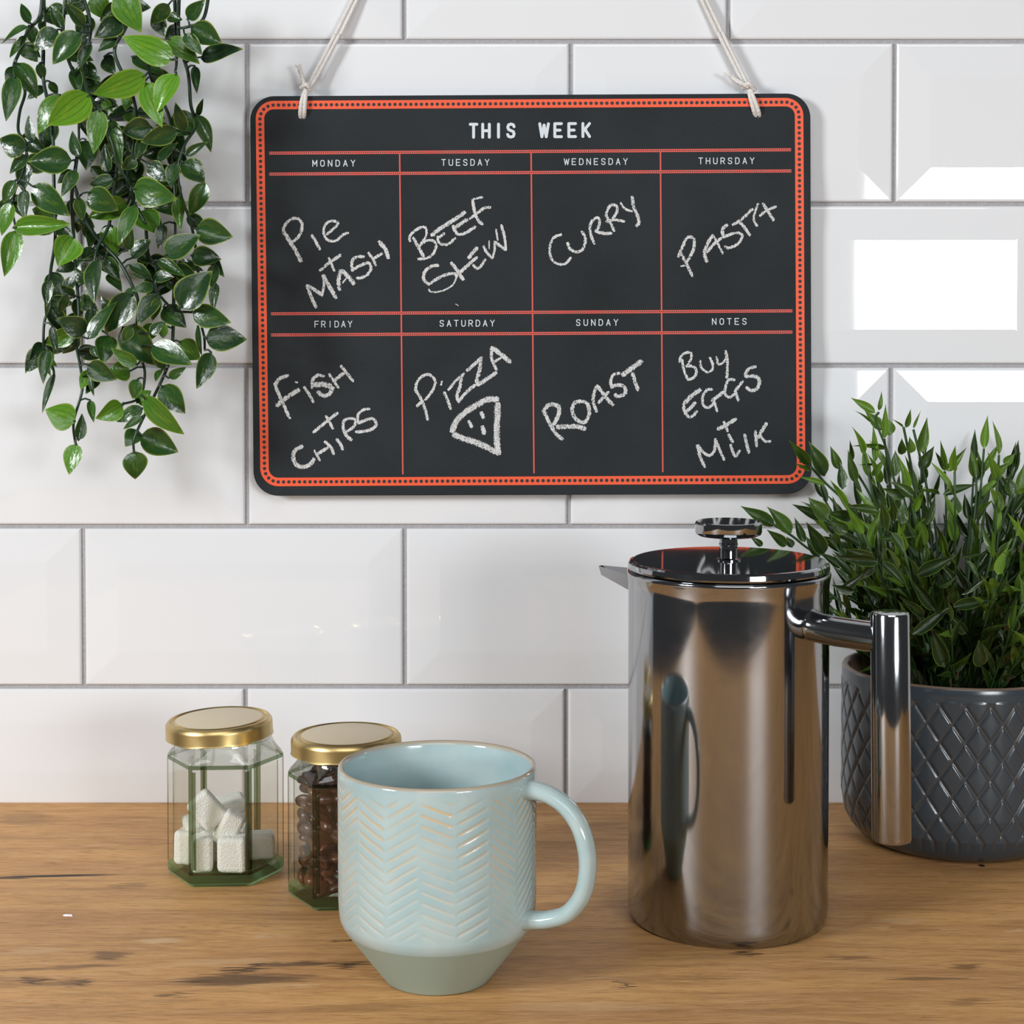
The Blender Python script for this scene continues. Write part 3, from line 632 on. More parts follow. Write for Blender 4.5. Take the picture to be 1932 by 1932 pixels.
prof = [(0, 0), (.0235, 0), (.0247, .0005), (.0253, .0014), (.0432, .0248), (.0436, .0254), (.0442, .0264), (.0448, .0276), (.0452, .0288), (.0455, .0298)]
zz = .0305
while zz < .0955: prof.append((MUGR - .0006 * max(0, (.042 - zz) / .0115) ** 2, zz)); zz += .00048
prof += [(MUGR, .0965), (MUGR - .0001, .0985), (MUGR - .0005, .0998), (MUGR - .0014, .1003), (MUGR - .0024, .0998), (MUGR - .0030, .0980), (MUGR - .0034, .0900), (MUGR - .0038, .045), (.036, .027), (.022, .010), (0, .008)]
NM = 720; V, Fc = lathe(prof, NM); tint = []
for i, (x, y, z) in enumerate(V):
    r = math.hypot(x, y); g = 0.0; phi = math.degrees(math.atan2(x, -y) - view_az)
    outer = r > MUGR - .0012
    if outer and .0305 <= z <= .0955:
        phi = (phi + 180) % 360 - 180; g = herring(phi, z) * min(1, (z - .0305) / .004) * min(1, (.0955 - z) / .003)
        f = 1 - g * .00028 / r; V[i] = (x * f, y * f, z)
    wv = 1 + .004 * math.sin(2 * math.atan2(y, x) + 1) * max(0, (z - .06) / .04); V[i] = (V[i][0] * wv, V[i][1] * wv, z)
    rim = max(0, 1 - abs(z - .1000) / .0012) * .9 if r > .04 else 0
    tint.append((g, min(1, rim), 1.0 if z < .0252 and (z < .0079 or r > .0252) and not (r < .036 and z >= .0078 and z < .0253 and r < .0253 + (z - .0014) * .72) else 0.0, 1))
me = new_mesh('cup', V, Fc, M_MUG, smooth=180); ca = me.color_attributes.new('tint', 'FLOAT_COLOR', 'POINT'); ca.data.foreach_set('color', np.array(tint, np.float32).ravel())
mug = tag(empty('mug', (MX, MY, 0)), 'pale blue glazed mug with herringbone relief standing in front of the coffee jar', 'mug')
ob('cup', me, mug)
haz = view_az + math.radians(63)
path = [PV(u, v, MX, MY, haz) for u, v in ((975, 1490), (1000, 1490), (1035, 1499), (1068, 1522), (1094, 1560), (1107, 1606), (1108, 1650), (1097, 1692), (1070, 1724), (1035, 1735), (1005, 1736), (978, 1736))]
q = crom([(a * math.sin(haz), -a * math.cos(haz), b) for a, b in path], 6)
rad = [0.0049 + 0.0014 * math.exp(-(i / 7) ** 2) + 0.0010 * math.exp(-((len(q) - 1 - i) / 7) ** 2) for i in range(len(q))]
V, Fc = tube(q, rad, 24, flat=0.80); me = new_mesh('handle', V, Fc, M_MUG, smooth=180)
ca = me.color_attributes.new('tint', 'FLOAT_COLOR', 'POINT'); tn = []
for i, v in enumerate(V): a = (i % 24) / 24 * 2 * PI; tn.append((0.0, 0.22 * max(0, abs(math.sin(a)) - .55), 0, 1))
ca.data.foreach_set('color', np.array(tn, np.float32).ravel()); ob('handle', me, mug)
# ------------------------------------------------------------------ cafetiere
PBs = PZ(1372, 1728); PX, PY = PBs.x, PBs.y
def m_steel(name, streak=True):
    n = NT(name); o = n.obj(); sm = n.noise(o, 30, 4, .6); fi = n.noise(n.scaled(o, (1, 1, .25)), 900, 2)
    r = n.rng(sm, .40, .75, .07, .15) if streak else 0.05
    n.set(color=lin(160, 162, 165), metal=1.0, rough=r)
    return n.bump(n.math('ADD', n.math('MULTIPLY', n.noise(o, 14, 2), 1.0), 0.0), 0.0010, 0.12).m if streak else n.m
M_STEEL, M_CHROME = m_steel('smudged_steel'), m_steel('polished_steel', False)
press = tag(empty('cafetiere', (PX, PY, 0)), 'tall stainless steel cafetiere with a plunger knob and bar handle right of the mug', 'cafetiere')
def par(name, VF, mat, parent, smooth=35, **k): return ob(name, new_mesh(name, VF[0], VF[1], mat, smooth=smooth), parent, **k)
rP = .0511; zt = PV(1372, 1056, PX, PY, 0.12)[1]
b0 = zt - .0062
par('body', lathe([(0, .0004), (.0455, .0004), (.0478, .0), (.0496, .0012), (.0508, .0042), (rP, .0075), (rP, .0095), (rP, b0 - .0095), (rP, b0 - .0075), (rP + .0001, b0 - .0045), (rP + .0007, b0 - .0012), (rP + .0009, b0), (rP + .0006, b0 + .0010), (rP - .0004, b0 + .0014), (rP - .0025, b0 + .0014), (rP - .003, b0 - .01), (0, b0 - .01)], 160), M_STEEL, press, 60)
lid = par('lid', lathe([(0, b0 + .0012), (rP - .0012, b0 + .0016), (rP - .0002, b0 + .0020), (rP + .0003, b0 + .0030), (rP, b0 + .0052), (rP - .0008, b0 + .0061), (rP - .0016, b0 + .0063), (rP - .0020, b0 + .00635), (rP - .0024, b0 + .00635), (.008, b0 + .00635), (0, b0 + .00635)], 160), M_CHROME, press, 12)
for v in lid.data.vertices:
    if math.hypot(v.co.x, v.co.y) < rP - .0022 and v.co.z > b0 + .003: v.co.z += v.co.y * .012
for p_ in lid.data.polygons:
    if all(math.hypot(*lid.data.vertices[i].co[:2]) < rP - .0022 for i in p_.vertices): p_.use_smooth = False
zk = PV(1372, 982, PX, PY, 0.12)[1]
knob = par('plunger_knob', lathe([(0, zk - .0074), (.0150, zk - .0074), (.0166, zk - .0066), (.0171, zk - .0052), (.0171, zk - .0012), (.0166, zk - .0003), (.0160, zk), (.0156, zk), (0, zk)], 96), M_CHROME, press, 20)
par('plunger_rod', lathe([(0, b0 + .0058), (.0062, b0 + .0060), (.0062, b0 + .0070), (.0046, b0 + .0076), (.0046, b0 + .0140), (.0049, b0 + .0143), (.0049, b0 + .0150), (.0046, b0 + .0153), (.0046, zk - .0085), (.0058, zk - .0072), (0, zk - .0072)], 64), M_CHROME, press, 30)
hz = math.radians(47); dr = Vector((math.sin(hz), -math.cos(hz), 0)); RHO = .0944
zt1 = PV(1677, 1154, PX, PY, hz)[1]; zb1 = PV(1682, 1586, PX, PY, hz)[1]; zh = PV(1590, 1193, PX, PY, hz)[1]
lean = .0016; n = 64
hb = par('handle_grip', lathe([(0, zb1), (.0080, zb1), (.0090, zb1 + .0005), (.0094, zb1 + .0016), (.0092, zt1 - .0012), (.0088, zt1 - .0003), (.0082, zt1), (0, zt1 + .0001)], n), M_STEEL, press, 30)
for v in hb.data.vertices: v.co += dr * (RHO + lean * (zt1 - v.co.z) / (zt1 - zb1))
arm = [dr * r_ + Vector((0, 0, zh + (.0012 if r_ < .06 else 0) * (0.06 - r_) / .01)) for r_ in (.0440, .0500, .0508, .0518, .0530, .056, .066, .080, RHO - .002)]
par('handle_arm', tube(arm, [.0086, .0084, .0080, .0077, .0075, .0074, .0074, .0074, .0074], 48), M_STEEL, press, 50)
sd = Vector((math.sin(hz + PI), -math.cos(hz + PI), 0)); sx = Vector((-sd.y, sd.x, 0)); ztip = P(1132, 1067, PY + .0858 * .68).z
tip = sd * .0855 + Vector((0, 0, ztip))
A, B = sd * .0485 + sx * .0145 + Vector((0, 0, ztip - .0012)), sd * .0485 - sx * .0145 + Vector((0, 0, ztip - .0012)); K = sd * .0545 + Vector((0, 0, ztip - .0150)); Cc = sd * .052 + Vector((0, 0, ztip - .010))
tl = tip - sd * .0005 - Vector((0, 0, .0050)); tA, tB = tip + sx * .0016, tip - sx * .0016; ti = tip - sd * .004 - Vector((0, 0, .0012))
par('spout', ([A, B, K, Cc, tA, tB, tl, ti], [(0, 4, 6, 2), (1, 2, 6, 5), (4, 5, 6), (0, 3, 7, 4), (1, 5, 7, 3), (4, 7, 5), (0, 2, 3), (1, 3, 2)]), M_STEEL, press, 20)
# ------------------------------------------------------------------ plant pot
KX, KY = (1808 - 966) / F_PX * 1.031, -.0705
def m_pot():
    n = NT('slate_blue_glaze'); at = n.n('ShaderNodeSeparateColor', {0: n.n('ShaderNodeAttribute', attribute_name='tint').outputs['Color']}); o = n.obj()
    c = n.mix(n.noise(o, 30, 2), lin(54, 64, 72), lin(66, 76, 84)); c = n.mix(n.math('MULTIPLY', at.outputs[0], .55), c, lin(84, 80, 76)); c = n.mix(at.outputs[1], c, lin(140, 116, 98))
    n.set(color=c, rough=0.20, spec=0.5); return n.m
R = .0668; zr = PV(1808, 1257, KX, KY, 0)[1]
plant = tag(empty('potted_plant', (KX, KY, 0)), 'bushy green bamboo-leaved plant in a slate blue diamond-patterned pot behind the cafetiere', 'plant')
prof = [(0, .0006), (.044, .0006), (.047, 0), (.0520, .0012), (.0572, .0042), (.0618, .0095), (.0645, .0150)]
z = .0155
while z < zr - .006: prof.append((.0648 + .0020 * min(1, (z - .0155) / .012), z)); z += .0006
prof += [(R, zr - .0055), (R, zr - .0014), (R - .0006, zr - .0003), (R - .0016, zr), (R - .0034, zr - .0004), (R - .0040, zr - .003), (R - .0046, zr - .03), (R - .006, .02), (0, .02)]
V, Fc = lathe(prof, 840); tint = []
for i, (x, y, z) in enumerate(V):
    r = math.hypot(x, y); g = 0; a = math.degrees(math.atan2(x, -y)) + 4.2
    if r > .0618 and .0095 < z < zr - .008 and r > .064 - .003:
        pa, pb = a / 12 + z / .0205, a / 12 - z / .0205
        d = min(abs(pa - round(pa)), abs(pb - round(pb))); g = math.exp(-(d / .075) ** 2) * min(1, (z - .0095) / .004) * min(1, (zr - .008 - z) / .002)
        bul = (abs(math.sin(PI * pa)) * abs(math.sin(PI * pb))) ** .5
        f = 1 + (-g * .0009 + bul * .0004) / r; V[i] = (x * f, y * f, z)
    rimv = 1.0 if (z > zr - .0010 or (r < R - .003 and z > .02)) and r > .05 else 0
    tint.append((g, rimv, 0, 1))
me = new_mesh('pot', V, Fc, m_pot(), smooth=180); ca = me.color_attributes.new('tint', 'FLOAT_COLOR', 'POINT'); ca.data.foreach_set('color', np.array(tint, np.float32).ravel()); ob('pot', me, plant)
par('soil', lathe([(0, zr - .024), (.040, zr - .026), (R - .0062, zr - .028)], 40), plain('dark_moss', lin(22, 24, 16), .95), plant, 180)
# ------------------------------------------------------------------ leaves
def leaf_mesh(name, mat, kind, curl, cup, twist, nx=8, ny=11):
    """unit leaf: base at the origin, tip at +Y = 1, half width 0.5 at the widest, front side +Z"""
    V, UV, Fc = [], [], []
    for j in range(ny + 1):
        t = j / ny
        w = (math.sin(PI * t ** .72) ** .85 * (1 - .18 * t)) if kind == 'ovate' else (math.sin(PI * t ** .62) ** 1.15)
        w = max(w, .012); w *= (1.06 if kind == 'ovate' else 1.02)
        for i in range(nx + 1):
            s = i / nx * 2 - 1; x = s * .5 * w
            zc = cup * (abs(s) ** 1.6) * w * .5 - curl * (t - .4) ** 2
            if kind == 'ovate': zc += .012 * math.cos(s * 9.5) * (1 - abs(s)) * math.sin(PI * t) - (.02 if abs(s) < .01 else 0) * math.sin(PI * t)
            else: zc -= .05 * w * (1 - abs(s))
            a = twist * (t - .3); xx = x * math.cos(a) - zc * math.sin(a); zz_ = x * math.sin(a) + zc * math.cos(a)
            V.append((xx, t, zz_)); UV.append((i / nx, t))
    for j in range(ny):
        for i in range(nx): a = j * (nx + 1) + i; Fc.append((a, a + 1, a + nx + 2, a + nx + 1))
    me = new_mesh(name, V, Fc, mat, smooth=180); u = me.uv_layers.new(name='UVMap')
    for l in me.loops: u.data[l.index].uv = UV[l.vertex_index]
    return me
def leaf_matrix(b, t, w, nrm, roll=0.0):
    y = t - b; L_ = y.length; y = y / L_; z = (nrm - y * nrm.dot(y)).normalized(); x = y.cross(z)
    q = Matrix.Rotation(roll, 3, y); x, z = q @ x, q @ z; d = (L_ + w) / 2
    return Matrix(((x.x * w, y.x * L_, z.x * d, b.x), (x.y * w, y.y * L_, z.y * d, b.y), (x.z * w, y.z * L_, z.z * d, b.z), (0, 0, 0, 1)))
# --- trailing plant at the top left; stems and leaves in crop px (x4.025), [base, tip, width, brightness, layer 0 back .. 1 front]
ST = [[(325, -60), (300, 130), (215, 230), (150, 390), (105, 500), (115, 580), (190, 690), (150, 850), (140, 1000), (200, 1100), (180, 1300), (120, 1430), (95, 1580), (120, 1740)],
      [(330, 380), (330, 600), (360, 760), (400, 1000), (410, 1400), (420, 1800), (385, 2060), (375, 2250), (390, 2330), (340, 2430), (330, 2600), (345, 2700), (400, 2790), (412, 2860)],
      [(620, -60), (690, 200), (640, 500), (660, 680), (740, 830), (850, 1080), (890, 1250), (1000, 1420), (970, 1540)],
      [(1325, -60), (1340, 300), (1340, 480), (1330, 550)],
      [(600, 1100), (570, 1300), (545, 1500), (560, 1800), (570, 2000), (600, 2380), (580, 2600), (610, 2780), (625, 2960), (560, 3200), (570, 3350), (582, 3380)],
      [(560, 1400), (660, 1680), (760, 1830), (900, 1980), (1010, 2180), (1050, 2300), (1040, 2500), (1070, 2700), (1100, 2830), (1080, 2980), (1030, 3040), (920, 3070)],
      [(1110, 1500), (1110, 1740), (1130, 1950), (1190, 2050), (1190, 2200), (1320, 2350), (1460, 2372)],
      [(1360, -60), (1360, 300), (1430, 560), (1450, 800), (1490, 950), (1400, 1100), (1350, 1300), (1380, 1500), (1450, 1700), (1500, 2000), (1520, 2400), (1550, 2560), (1555, 2660)],
      [(1330, 1900), (1320, 2250), (1310, 2600), (1270, 2790), (1170, 3010), (1100, 3150), (1020, 3330), (1016, 3430)],
      [(500, -60), (480, 300), (560, 560), (620, 700), (600, 900), (600, 1100)], [(870, -60), (940, 200), (870, 400), (1000, 700), (1040, 900), (1030, 1000), (1000, 1200), (960, 1350), (1000, 1500), (1110, 1700)],
      [(1110, 440), (1160, 620), (1290, 900), (1300, 1150), (1330, 1500), (1330, 1900)], [(330, -60), (340, 200), (330, 400)], [(1590, -60), (1540, 150), (1400, 210), (1350, 205)],
      [(890, 1250), (870, 1400), (830, 1700), (740, 1880), (720, 2000), (700, 2300), (720, 2500)]]
A1 = [(215, 175, 165, 15, 75, .3, 1), (215, 200, 5, 330, 88, .5, 1), (190, 270, 60, 440, 60, .5, .8), (125, 475, 290, 745, 140, .5, 1), (115, 570, 45, 915, 125, .45, 1), (435, 225, 250, 375, 150, .15, .9),
      (320, 240, 330, 100, 60, .2, .5), (470, 215, 385, 35, 78, .2, .9), (640, 195, 485, 15, 92, .3, 1), (610, 250, 385, 480, 190, .4, 1), (690, 330, 585, 520, 82, .1, 1), (930, 160, 720, 280, 150, .05, .8),
      (900, 290, 740, 390, 100, .2, .9), (900, -60, 1065, 245, 200, .75, 1), (700, -30, 830, 150, 150, .8, .4), (1315, 455, 925, 275, 190, .95, 1.3), (1270, 290, 1515, 470, 140, .7, .8), (1280, 35, 1140, 190, 110, .2, .9),
      (1420, 145, 1550, 0, 105, .3, .9), (1450, 205, 1685, 330, 165, .4, 1), (1400, 255, 1535, 415, 98, .45, 1.1), (1515, 435, 1830, 350, 145, .02, .6), (1480, 500, 1495, 710, 65, .1, .6), (1105, 575, 700, 740, 190, .9, 1.2),
      (1340, 555, 1175, 840, 190, .95, 1.3), (1100, 620, 1215, 950, 165, .85, 1.0), (680, 720, 360, 960, 225, .95, 1.3), (755, 830, 710, 1165, 140, .7, 1.1), (460, 720, 270, 1005, 170, .75, 1.0), (240, 1080, 212, 870, 70, .15, .9),
      (1150, 965, 920, 995, 155, .1, .9), (1340, 990, 1065, 1085, 140, .2, 1), (1400, 1000, 1330, 785, 90, .25, .9), (1490, 870, 1615, 1155, 115, .45, .6), (1410, 1180, 1572, 1075, 68, .15, .9), (195, 1135, -20, 1060, 165, .15, 1),
      (210, 1180, 70, 1320, 90, .2, .9), (545, 1220, 205, 1225, 190, .25, 1.1), (600, 1190, 535, 985, 92, .2, 1.1), (815, 1310, 790, 1090, 84, .1, .8), (1030, 1200, 935, 1290, 92, .2, .8), (580, 1290, 465, 1490, 92, .35, 1.1),
      (240, 1410, 520, 1640, 175, .45, 1.2), (190, 1440, 190, 1680, 90, .2, 1.1), (115, 1370, 15, 1540, 90, .5, .9), (90, 1540, 0, 1790, 125, .75, 1), (100, 1730, 535, 1700, 138, .8, 1.2), (125, 1745, 35, 2096, 140, .8, 1.1),
      (665, 1460, 890, 1600, 180, .35, 1.2), (860, 1360, 675, 1400, 98, .1, .9), (1005, 1430, 1322, 1510, 205, .55, 1.3), (600, 1500, 620, 1680, 94, .3, 1.1), (975, 1540, 665, 1650, 160, .7, .8), (1025, 1550, 890, 1855, 118, .55, 1.2),
      (1130, 1240, 1260, 1375, 130, .1, .9), (1330, 1240, 1300, 1430, 108, .2, .9), (1390, 1230, 1565, 1385, 165, .3, 1), (1370, 1490, 1370, 1755, 110, .6, 1), (1560, 1390, 1435, 1645, 130, .5, .8), (1490, 1740, 1768, 1800, 185, .35, .9),
      (1250, 1940, 1518, 1775, 180, .25, 1.3), (840, 1710, 850, 1960, 178, .8, .6), (965, 1900, 1000, 1730, 80, .15, .9), (560, 1800, 440, 2020, 195, .9, 1.2), (840, 900, 920, 1265, 105, .55, .7), (1000, 720, 950, 840, 110, .8, .5),
      (780, 760, 855, 858, 68, .7, .5), (960, 850, 1040, 930, 88, .6, .5), (650, 1060, 660, 1280, 165, .2, .6), (1100, 1040, 1030, 1210, 80, .15, .8), (1200, 1220, 1345, 1065, 80, .15, .8), (1060, 1600, 1200, 1765, 195, .65, .7),
      (1240, 1700, 1200, 1890, 88, .1, .8), (620, 480, 760, 610, 100, .15, .5), (790, 430, 870, 560, 115, .1, .5), (1180, 120, 1250, 280, 110, .1, .5), (1000, 430, 1260, 560, 110, .3, .8), (900, 950, 990, 1150, 95, .2, .5),
      (300, 480, 330, 620, 70, .1, .4), (560, 520, 600, 720, 90, .25, .5), (1270, 130, 1385, 150, 80, .4, .5), (380, 620, 440, 720, 60, .4, .5), (760, 1330, 690, 1260, 85, .2, .6), (430, 1640, 240, 1590, 150, .6, .7), (1500, 880, 1540, 750, 45, .15, .5)]
A2 = [(735, 190, 695, 520, 145, .1, 1.2), (800, 180, 905, 360, 98, .2, 1), (820, 300, 925, 430, 88, .3, .8), (985, 240, 1170, 350, 98, .2, 1), (1170, 330, 1315, 330, 88, .1, .9), (1195, 205, 1405, 325, 88, .35, 1.1), (1165, 400, 1005, 430, 86, .3, 1.1),
      (1365, 565, 1598, 275, 235, .12, 1.3), (1460, 600, 1748, 680, 165, .35, 1.2), (1560, 795, 1878, 800, 195, .15, 1.2), (1450, 170, 1680, 190, 145, .1, .9), (1635, 235, 1605, 425, 90, .1, .8), (1005, 460, 790, 760, 190, .15, 1.0),
      (665, 800, 870, 505, 120, .3, 1.2), (1190, 460, 1040, 690, 150, .05, 1.1), (1210, 490, 1150, 670, 78, .25, 1.2), (1240, 560, 1410, 710, 150, .45, .6), (660, 750, 445, 650, 155, .08, 1.1), (565, 750, 342, 855, 130, .7, .7),
      (515, 465, 440, 625, 68, .1, .9), (560, 490, 452, 400, 88, .1, .8), (395, 700, 432, 920, 62, .05, 1), (370, 350, 350, 555, 78, .08, 1), (375, 440, 345, 650, 40, .1, .9), (365, 880, 325, 1145, 98, .25, 1), (412, 1060, 313, 1368, 58, .15, 1),
      (380, 960, 427, 1010, 42, .9, .8), (820, 770, 780, 990, 148, .5, .7), (665, 1000, 888, 1115, 145, .25, 1.2), (990, 1045, 815, 1060, 148, .75, .8), (1040, 1000, 838, 876, 98, .6, 1.1), (925, 715, 1185, 1000, 215, .35, .9),
      (1150, 850, 1452, 992, 165, .4, 1.3), (1250, 1030, 1155, 920, 68, .3, 1.1), (1000, 710, 925, 830, 80, .35, 1.2), (1140, 765, 1245, 665, 80, .15, 1.2), (1240, 680, 1225, 805, 100, .75, .7), (1360, 822, 1520, 962, 165, .6, .7),
      (1500, 700, 1520, 940, 50, .1, 1.1), (1605, 905, 1500, 1182, 140, .3, 1.2), (1280, 1100, 1407, 1020, 68, .5, 1), (1230, 1030, 1175, 1120, 68, .45, .9), (1225, 1158, 1405, 1373, 165, .45, .9), (1085, 1245, 1378, 1547, 180, .7, 1.3),
      (1045, 1108, 1005, 1262, 98, .5, 1.1), (1040, 1290, 1140, 1195, 110, .75, .7), (935, 1305, 735, 1412, 145, .9, 1.1), (1082, 1328, 875, 1432, 105, .45, 1.0), (1080, 1390, 933, 1487, 58, .45, 1.1), (1050, 1490, 955, 1612, 125, .5, .7),
      (1065, 1538, 1355, 1662, 190, .45, .9), (1020, 1658, 1036, 1878, 170, .55, 1.1), (570, 1430, 343, 1338, 190, .9, 1), (597, 1572, 625, 1366, 84, .45, 1), (578, 1598, 518, 1832, 135, .85, 1.1), (685, 1268, 712, 1437, 58, .55, 1),
      (690, 1050, 612, 1185, 98, .85, .7), (682, 1080, 710, 1240, 40, .1, 1), (745, 1100, 650, 1215, 80, .1, .7), (700, 860, 742, 942, 58, .2, 1), (715, 105, 615, 185, 88, .1, .9), (1000, 190, 1145, 45, 155, .1, .8), (1560, 120, 1690, 330, 100, .1, .5),
      (640, 380, 560, 260, 80, .2, .6), (860, 620, 760, 480, 90, .15, .5), (1180, 700, 1060, 820, 110, .6, .5), (1040, 140, 1160, 220, 90, .15, .5), (720, 560, 640, 720, 90, .1, .6), (1330, 420, 1260, 330, 70, .3, .6), (1640, 380, 1620, 600, 80, .12, .5)]
def cpx(a, b): return a / 4.025, b / 4.025
ivy = tag(empty('trailing_plant', P(200, 0, -.05) + Vector((0, 0, .02))), 'artificial trailing vine with glossy pointed green leaves hanging down the tiles at upper left', 'plant')
IL = ivy.location; ry = random.Random(21); samples = []
for si, st in enumerate(ST):
    ph = ry.uniform(0, 6); q = []
    for i, (a, b) in enumerate(crom(st, 6)):
        yy = -.040 - .010 * math.sin(i * .13 + ph) - .006 * (si % 3); p = P(*cpx(a, b), yy); q.append(p); samples.append((np.array([a, b]), p))
    V, Fc = tube([p - IL for p in q], [.00105 * (1.15 - .45 * i / len(q)) for i in range(len(q))], 7); ob('vine_stem', new_mesh('vine_stem', V, Fc, M_STEM, smooth=180), ivy)
SP = np.array([s[0] for s in samples])
IV = [leaf_mesh('leaf', M_IVY, 'ovate', c, k, t) for c, k, t in ((.25, .10, .0), (.38, .22, .25), (.12, .30, -.3), (.45, .05, .15))]
pet = []
def ivy_leaf(a, b, c, d, w, sh, lay, jit=True):
    yb = -.022 - .034 * lay - ry.uniform(0, .006); yt = yb - ry.uniform(-.006, .010)
    B_, T_ = P(*cpx(a, b), yb), P(*cpx(c, d), yt); T_.y = min(T_.y, -.006); wd = w / 4.025 / F_PX * (CAM - B_).length
    nrm = Vector((ry.gauss(0, .22), -1, ry.gauss(.12, .22)))
    M = leaf_matrix(B_ - IL, T_ - IL, wd * 1.12, nrm, ry.gauss(0, .12))
    o = ob('leaf', IV[ry.randrange(4)], ivy); o.matrix_local = M; o.color = (sh, ry.random(), 0, 1)
    k = int(np.argmin(((SP - np.array([a, b])) ** 2).sum(1)))
    if np.linalg.norm(SP[k] - np.array([a, b])) < 170:
        s = samples[k][1]; m = (s + B_) / 2 + Vector((0, 0, .001)); pet.append(tube([s - IL, m - IL, B_ - IL, B_ - IL + (T_ - B_) * .06], [.0007, .0006, .0006, .0004], 6))
for L_ in A1: ivy_leaf(*L_)
for L_ in A2: ivy_leaf(L_[0], L_[1] + 1771, L_[2], L_[3] + 1771, *L_[4:])
for k in range(143):                                   # smaller leaves deeper inside the tangle
    si = ry.choice([0, 1, 2, 2, 4, 5, 6, 7, 8, 9, 10, 10, 11, 11, 14]); q = ST[si]; a, b = crom(q, 3)[ry.randrange(1, len(q) * 3 - 6)]
    if b > 2700: continue
    th = PI / 2 + ry.uniform(-1.5, 1.5); ln = ry.uniform(140, 255); ivy_leaf(a, b, a + ln * math.cos(th), b + ln * math.sin(th), ln * ry.uniform(.45, .65), ry.choice((.05, .1, .2, .5)), ry.uniform(-.15, .35))
ob('leaf_stalks', new_mesh('leaf_stalks', *join(*pet), M_STEM, smooth=180), ivy)['kind'] = 'stuff'
# --- bushy plant in the pot: traced silhouette leaves (crop px x3.22, origin 1332,700) and sprigs filling the dome
g6 = lambda a, b: (1332 + a / 3.22, 700 + b / 3.22)
GL6 = [(635, 570, 505, 420, 55), (725, 640, 630, 430, 85), (640, 600, 545, 565, 25), (725, 690, 560, 640, 30), (1030, 255, 880, 160, 45), (1050, 240, 1070, 120, 25), (1075, 360, 965, 240, 60), (1120, 390, 1085, 272, 70), (1000, 310, 905, 235, 15),
       (1215, 345, 1245, 230, 30), (1260, 350, 1305, 240, 15), (1200, 340, 1130, 290, 12), (1295, 500, 1345, 280, 60), (1190, 510, 1190, 410, 45), (1245, 500, 1240, 400, 50), (1300, 600, 1387, 455, 60), (1150, 640, 1150, 480, 55),
       (1095, 470, 890, 450, 30), (882, 550, 875, 420, 30), (910, 680, 862, 480, 50), (815, 600, 755, 455, 50), (830, 720, 815, 550, 60), (1010, 640, 1087, 530, 35), (1030, 570, 925, 570, 12), (1450, 610, 1425, 420, 35), (1440, 600, 1398, 490, 30),
       (1460, 610, 1585, 468, 45), (1640, 655, 1610, 470, 55), (1672, 640, 1650, 478, 25), (1810, 570, 1880, 498, 45), (1740, 640, 1847, 555, 50), (1735, 720, 1740, 600, 45), (1865, 755, 1840, 640, 60), (1895, 720, 1935, 565, 60),
       (420, 940, 210, 818, 70), (520, 985, 373, 818, 75), (490, 1062, 370, 963, 55), (525, 1072, 490, 1005, 45), (600, 1042, 538, 888, 45), (720, 1110, 610, 918, 80), (690, 1135, 603, 1000, 50), (345, 1062, 270, 1008, 35), (700, 900, 523, 808, 55),
       (742, 905, 625, 768, 90), (890, 890, 735, 860, 60), (860, 980, 748, 900, 70), (1050, 855, 848, 815, 50), (1078, 845, 1013, 678, 60), (1085, 952, 1065, 790, 60), (1215, 765, 1068, 713, 55), (1262, 762, 1122, 668, 60), (1140, 912, 1130, 768, 50),
       (1190, 932, 1200, 788, 60), (1425, 745, 1270, 720, 25), (1440, 752, 1645, 686, 50), (1500, 872, 1520, 748, 80), (1340, 935, 1398, 748, 45), (1095, 960, 1120, 1155, 65), (1130, 980, 1218, 1133, 55), (1070, 1022, 1283, 1003, 35),
       (1030, 1152, 838, 1078, 55), (1050, 1162, 780, 1125, 60), (1280, 1242, 1525, 1116, 70), (1070, 1160, 1203, 1293, 55), (1025, 1172, 908, 1283, 55), (1270, 1232, 1232, 1128, 40), (1392, 1455, 1236, 1250, 60), (1545, 1130, 1702, 1106, 20),
       (1580, 1150, 1668, 1272, 30), (1500, 1412, 1510, 1288, 55), (1545, 1362, 1722, 1248, 25), (1420, 1312, 1525, 1248, 30), (1500, 1432, 1773, 1383, 60), (1250, 1602, 1495, 1428, 60), (1582, 1600, 1478, 1478, 50), (1452, 1802, 1368, 1560, 80),
       (1662, 1800, 1660, 1638, 75), (1852, 1582, 1860, 1456, 80), (1800, 1562, 1872, 1358, 40), (1330, 1500, 1180, 1370, 50), (820, 1330, 960, 1230, 50), (900, 1340, 760, 1300, 50)]
ST6 = [[(1050, 250), (1030, 300), (1095, 470), (1140, 650), (1200, 900), (1300, 1400), (1400, 1850)], [(1200, 340), (1220, 440), (1250, 600), (1300, 900), (1350, 1500), (1430, 1850)], [(1260, 355), (1300, 520), (1340, 700), (1400, 1000), (1420, 1500), (1450, 1850)],
       [(635, 580), (725, 680), (850, 800), (1000, 1000), (1150, 1400), (1350, 1850)], [(880, 560), (1000, 760), (1100, 1000), (1250, 1500), (1400, 1850)], [(1450, 610), (1460, 800), (1450, 1200), (1450, 1850)], [(1640, 650), (1640, 800), (1600, 1200), (1550, 1850)],
       [(420, 940), (520, 1000), (640, 1090), (800, 1150), (1000, 1300), (1200, 1600), (1330, 1850)], [(700, 900), (800, 950), (950, 1050), (1150, 1300), (1250, 1700), (1350, 1850)], [(1740, 640), (1700, 800), (1650, 1200), (1600, 1850)], [(1865, 750), (1780, 1000), (1700, 1500), (1620, 1850)],
       [(1095, 960), (1180, 1200), (1350, 1600), (1430, 1850)], [(1050, 1160), (1200, 1350), (1350, 1650), (1430, 1850)]]
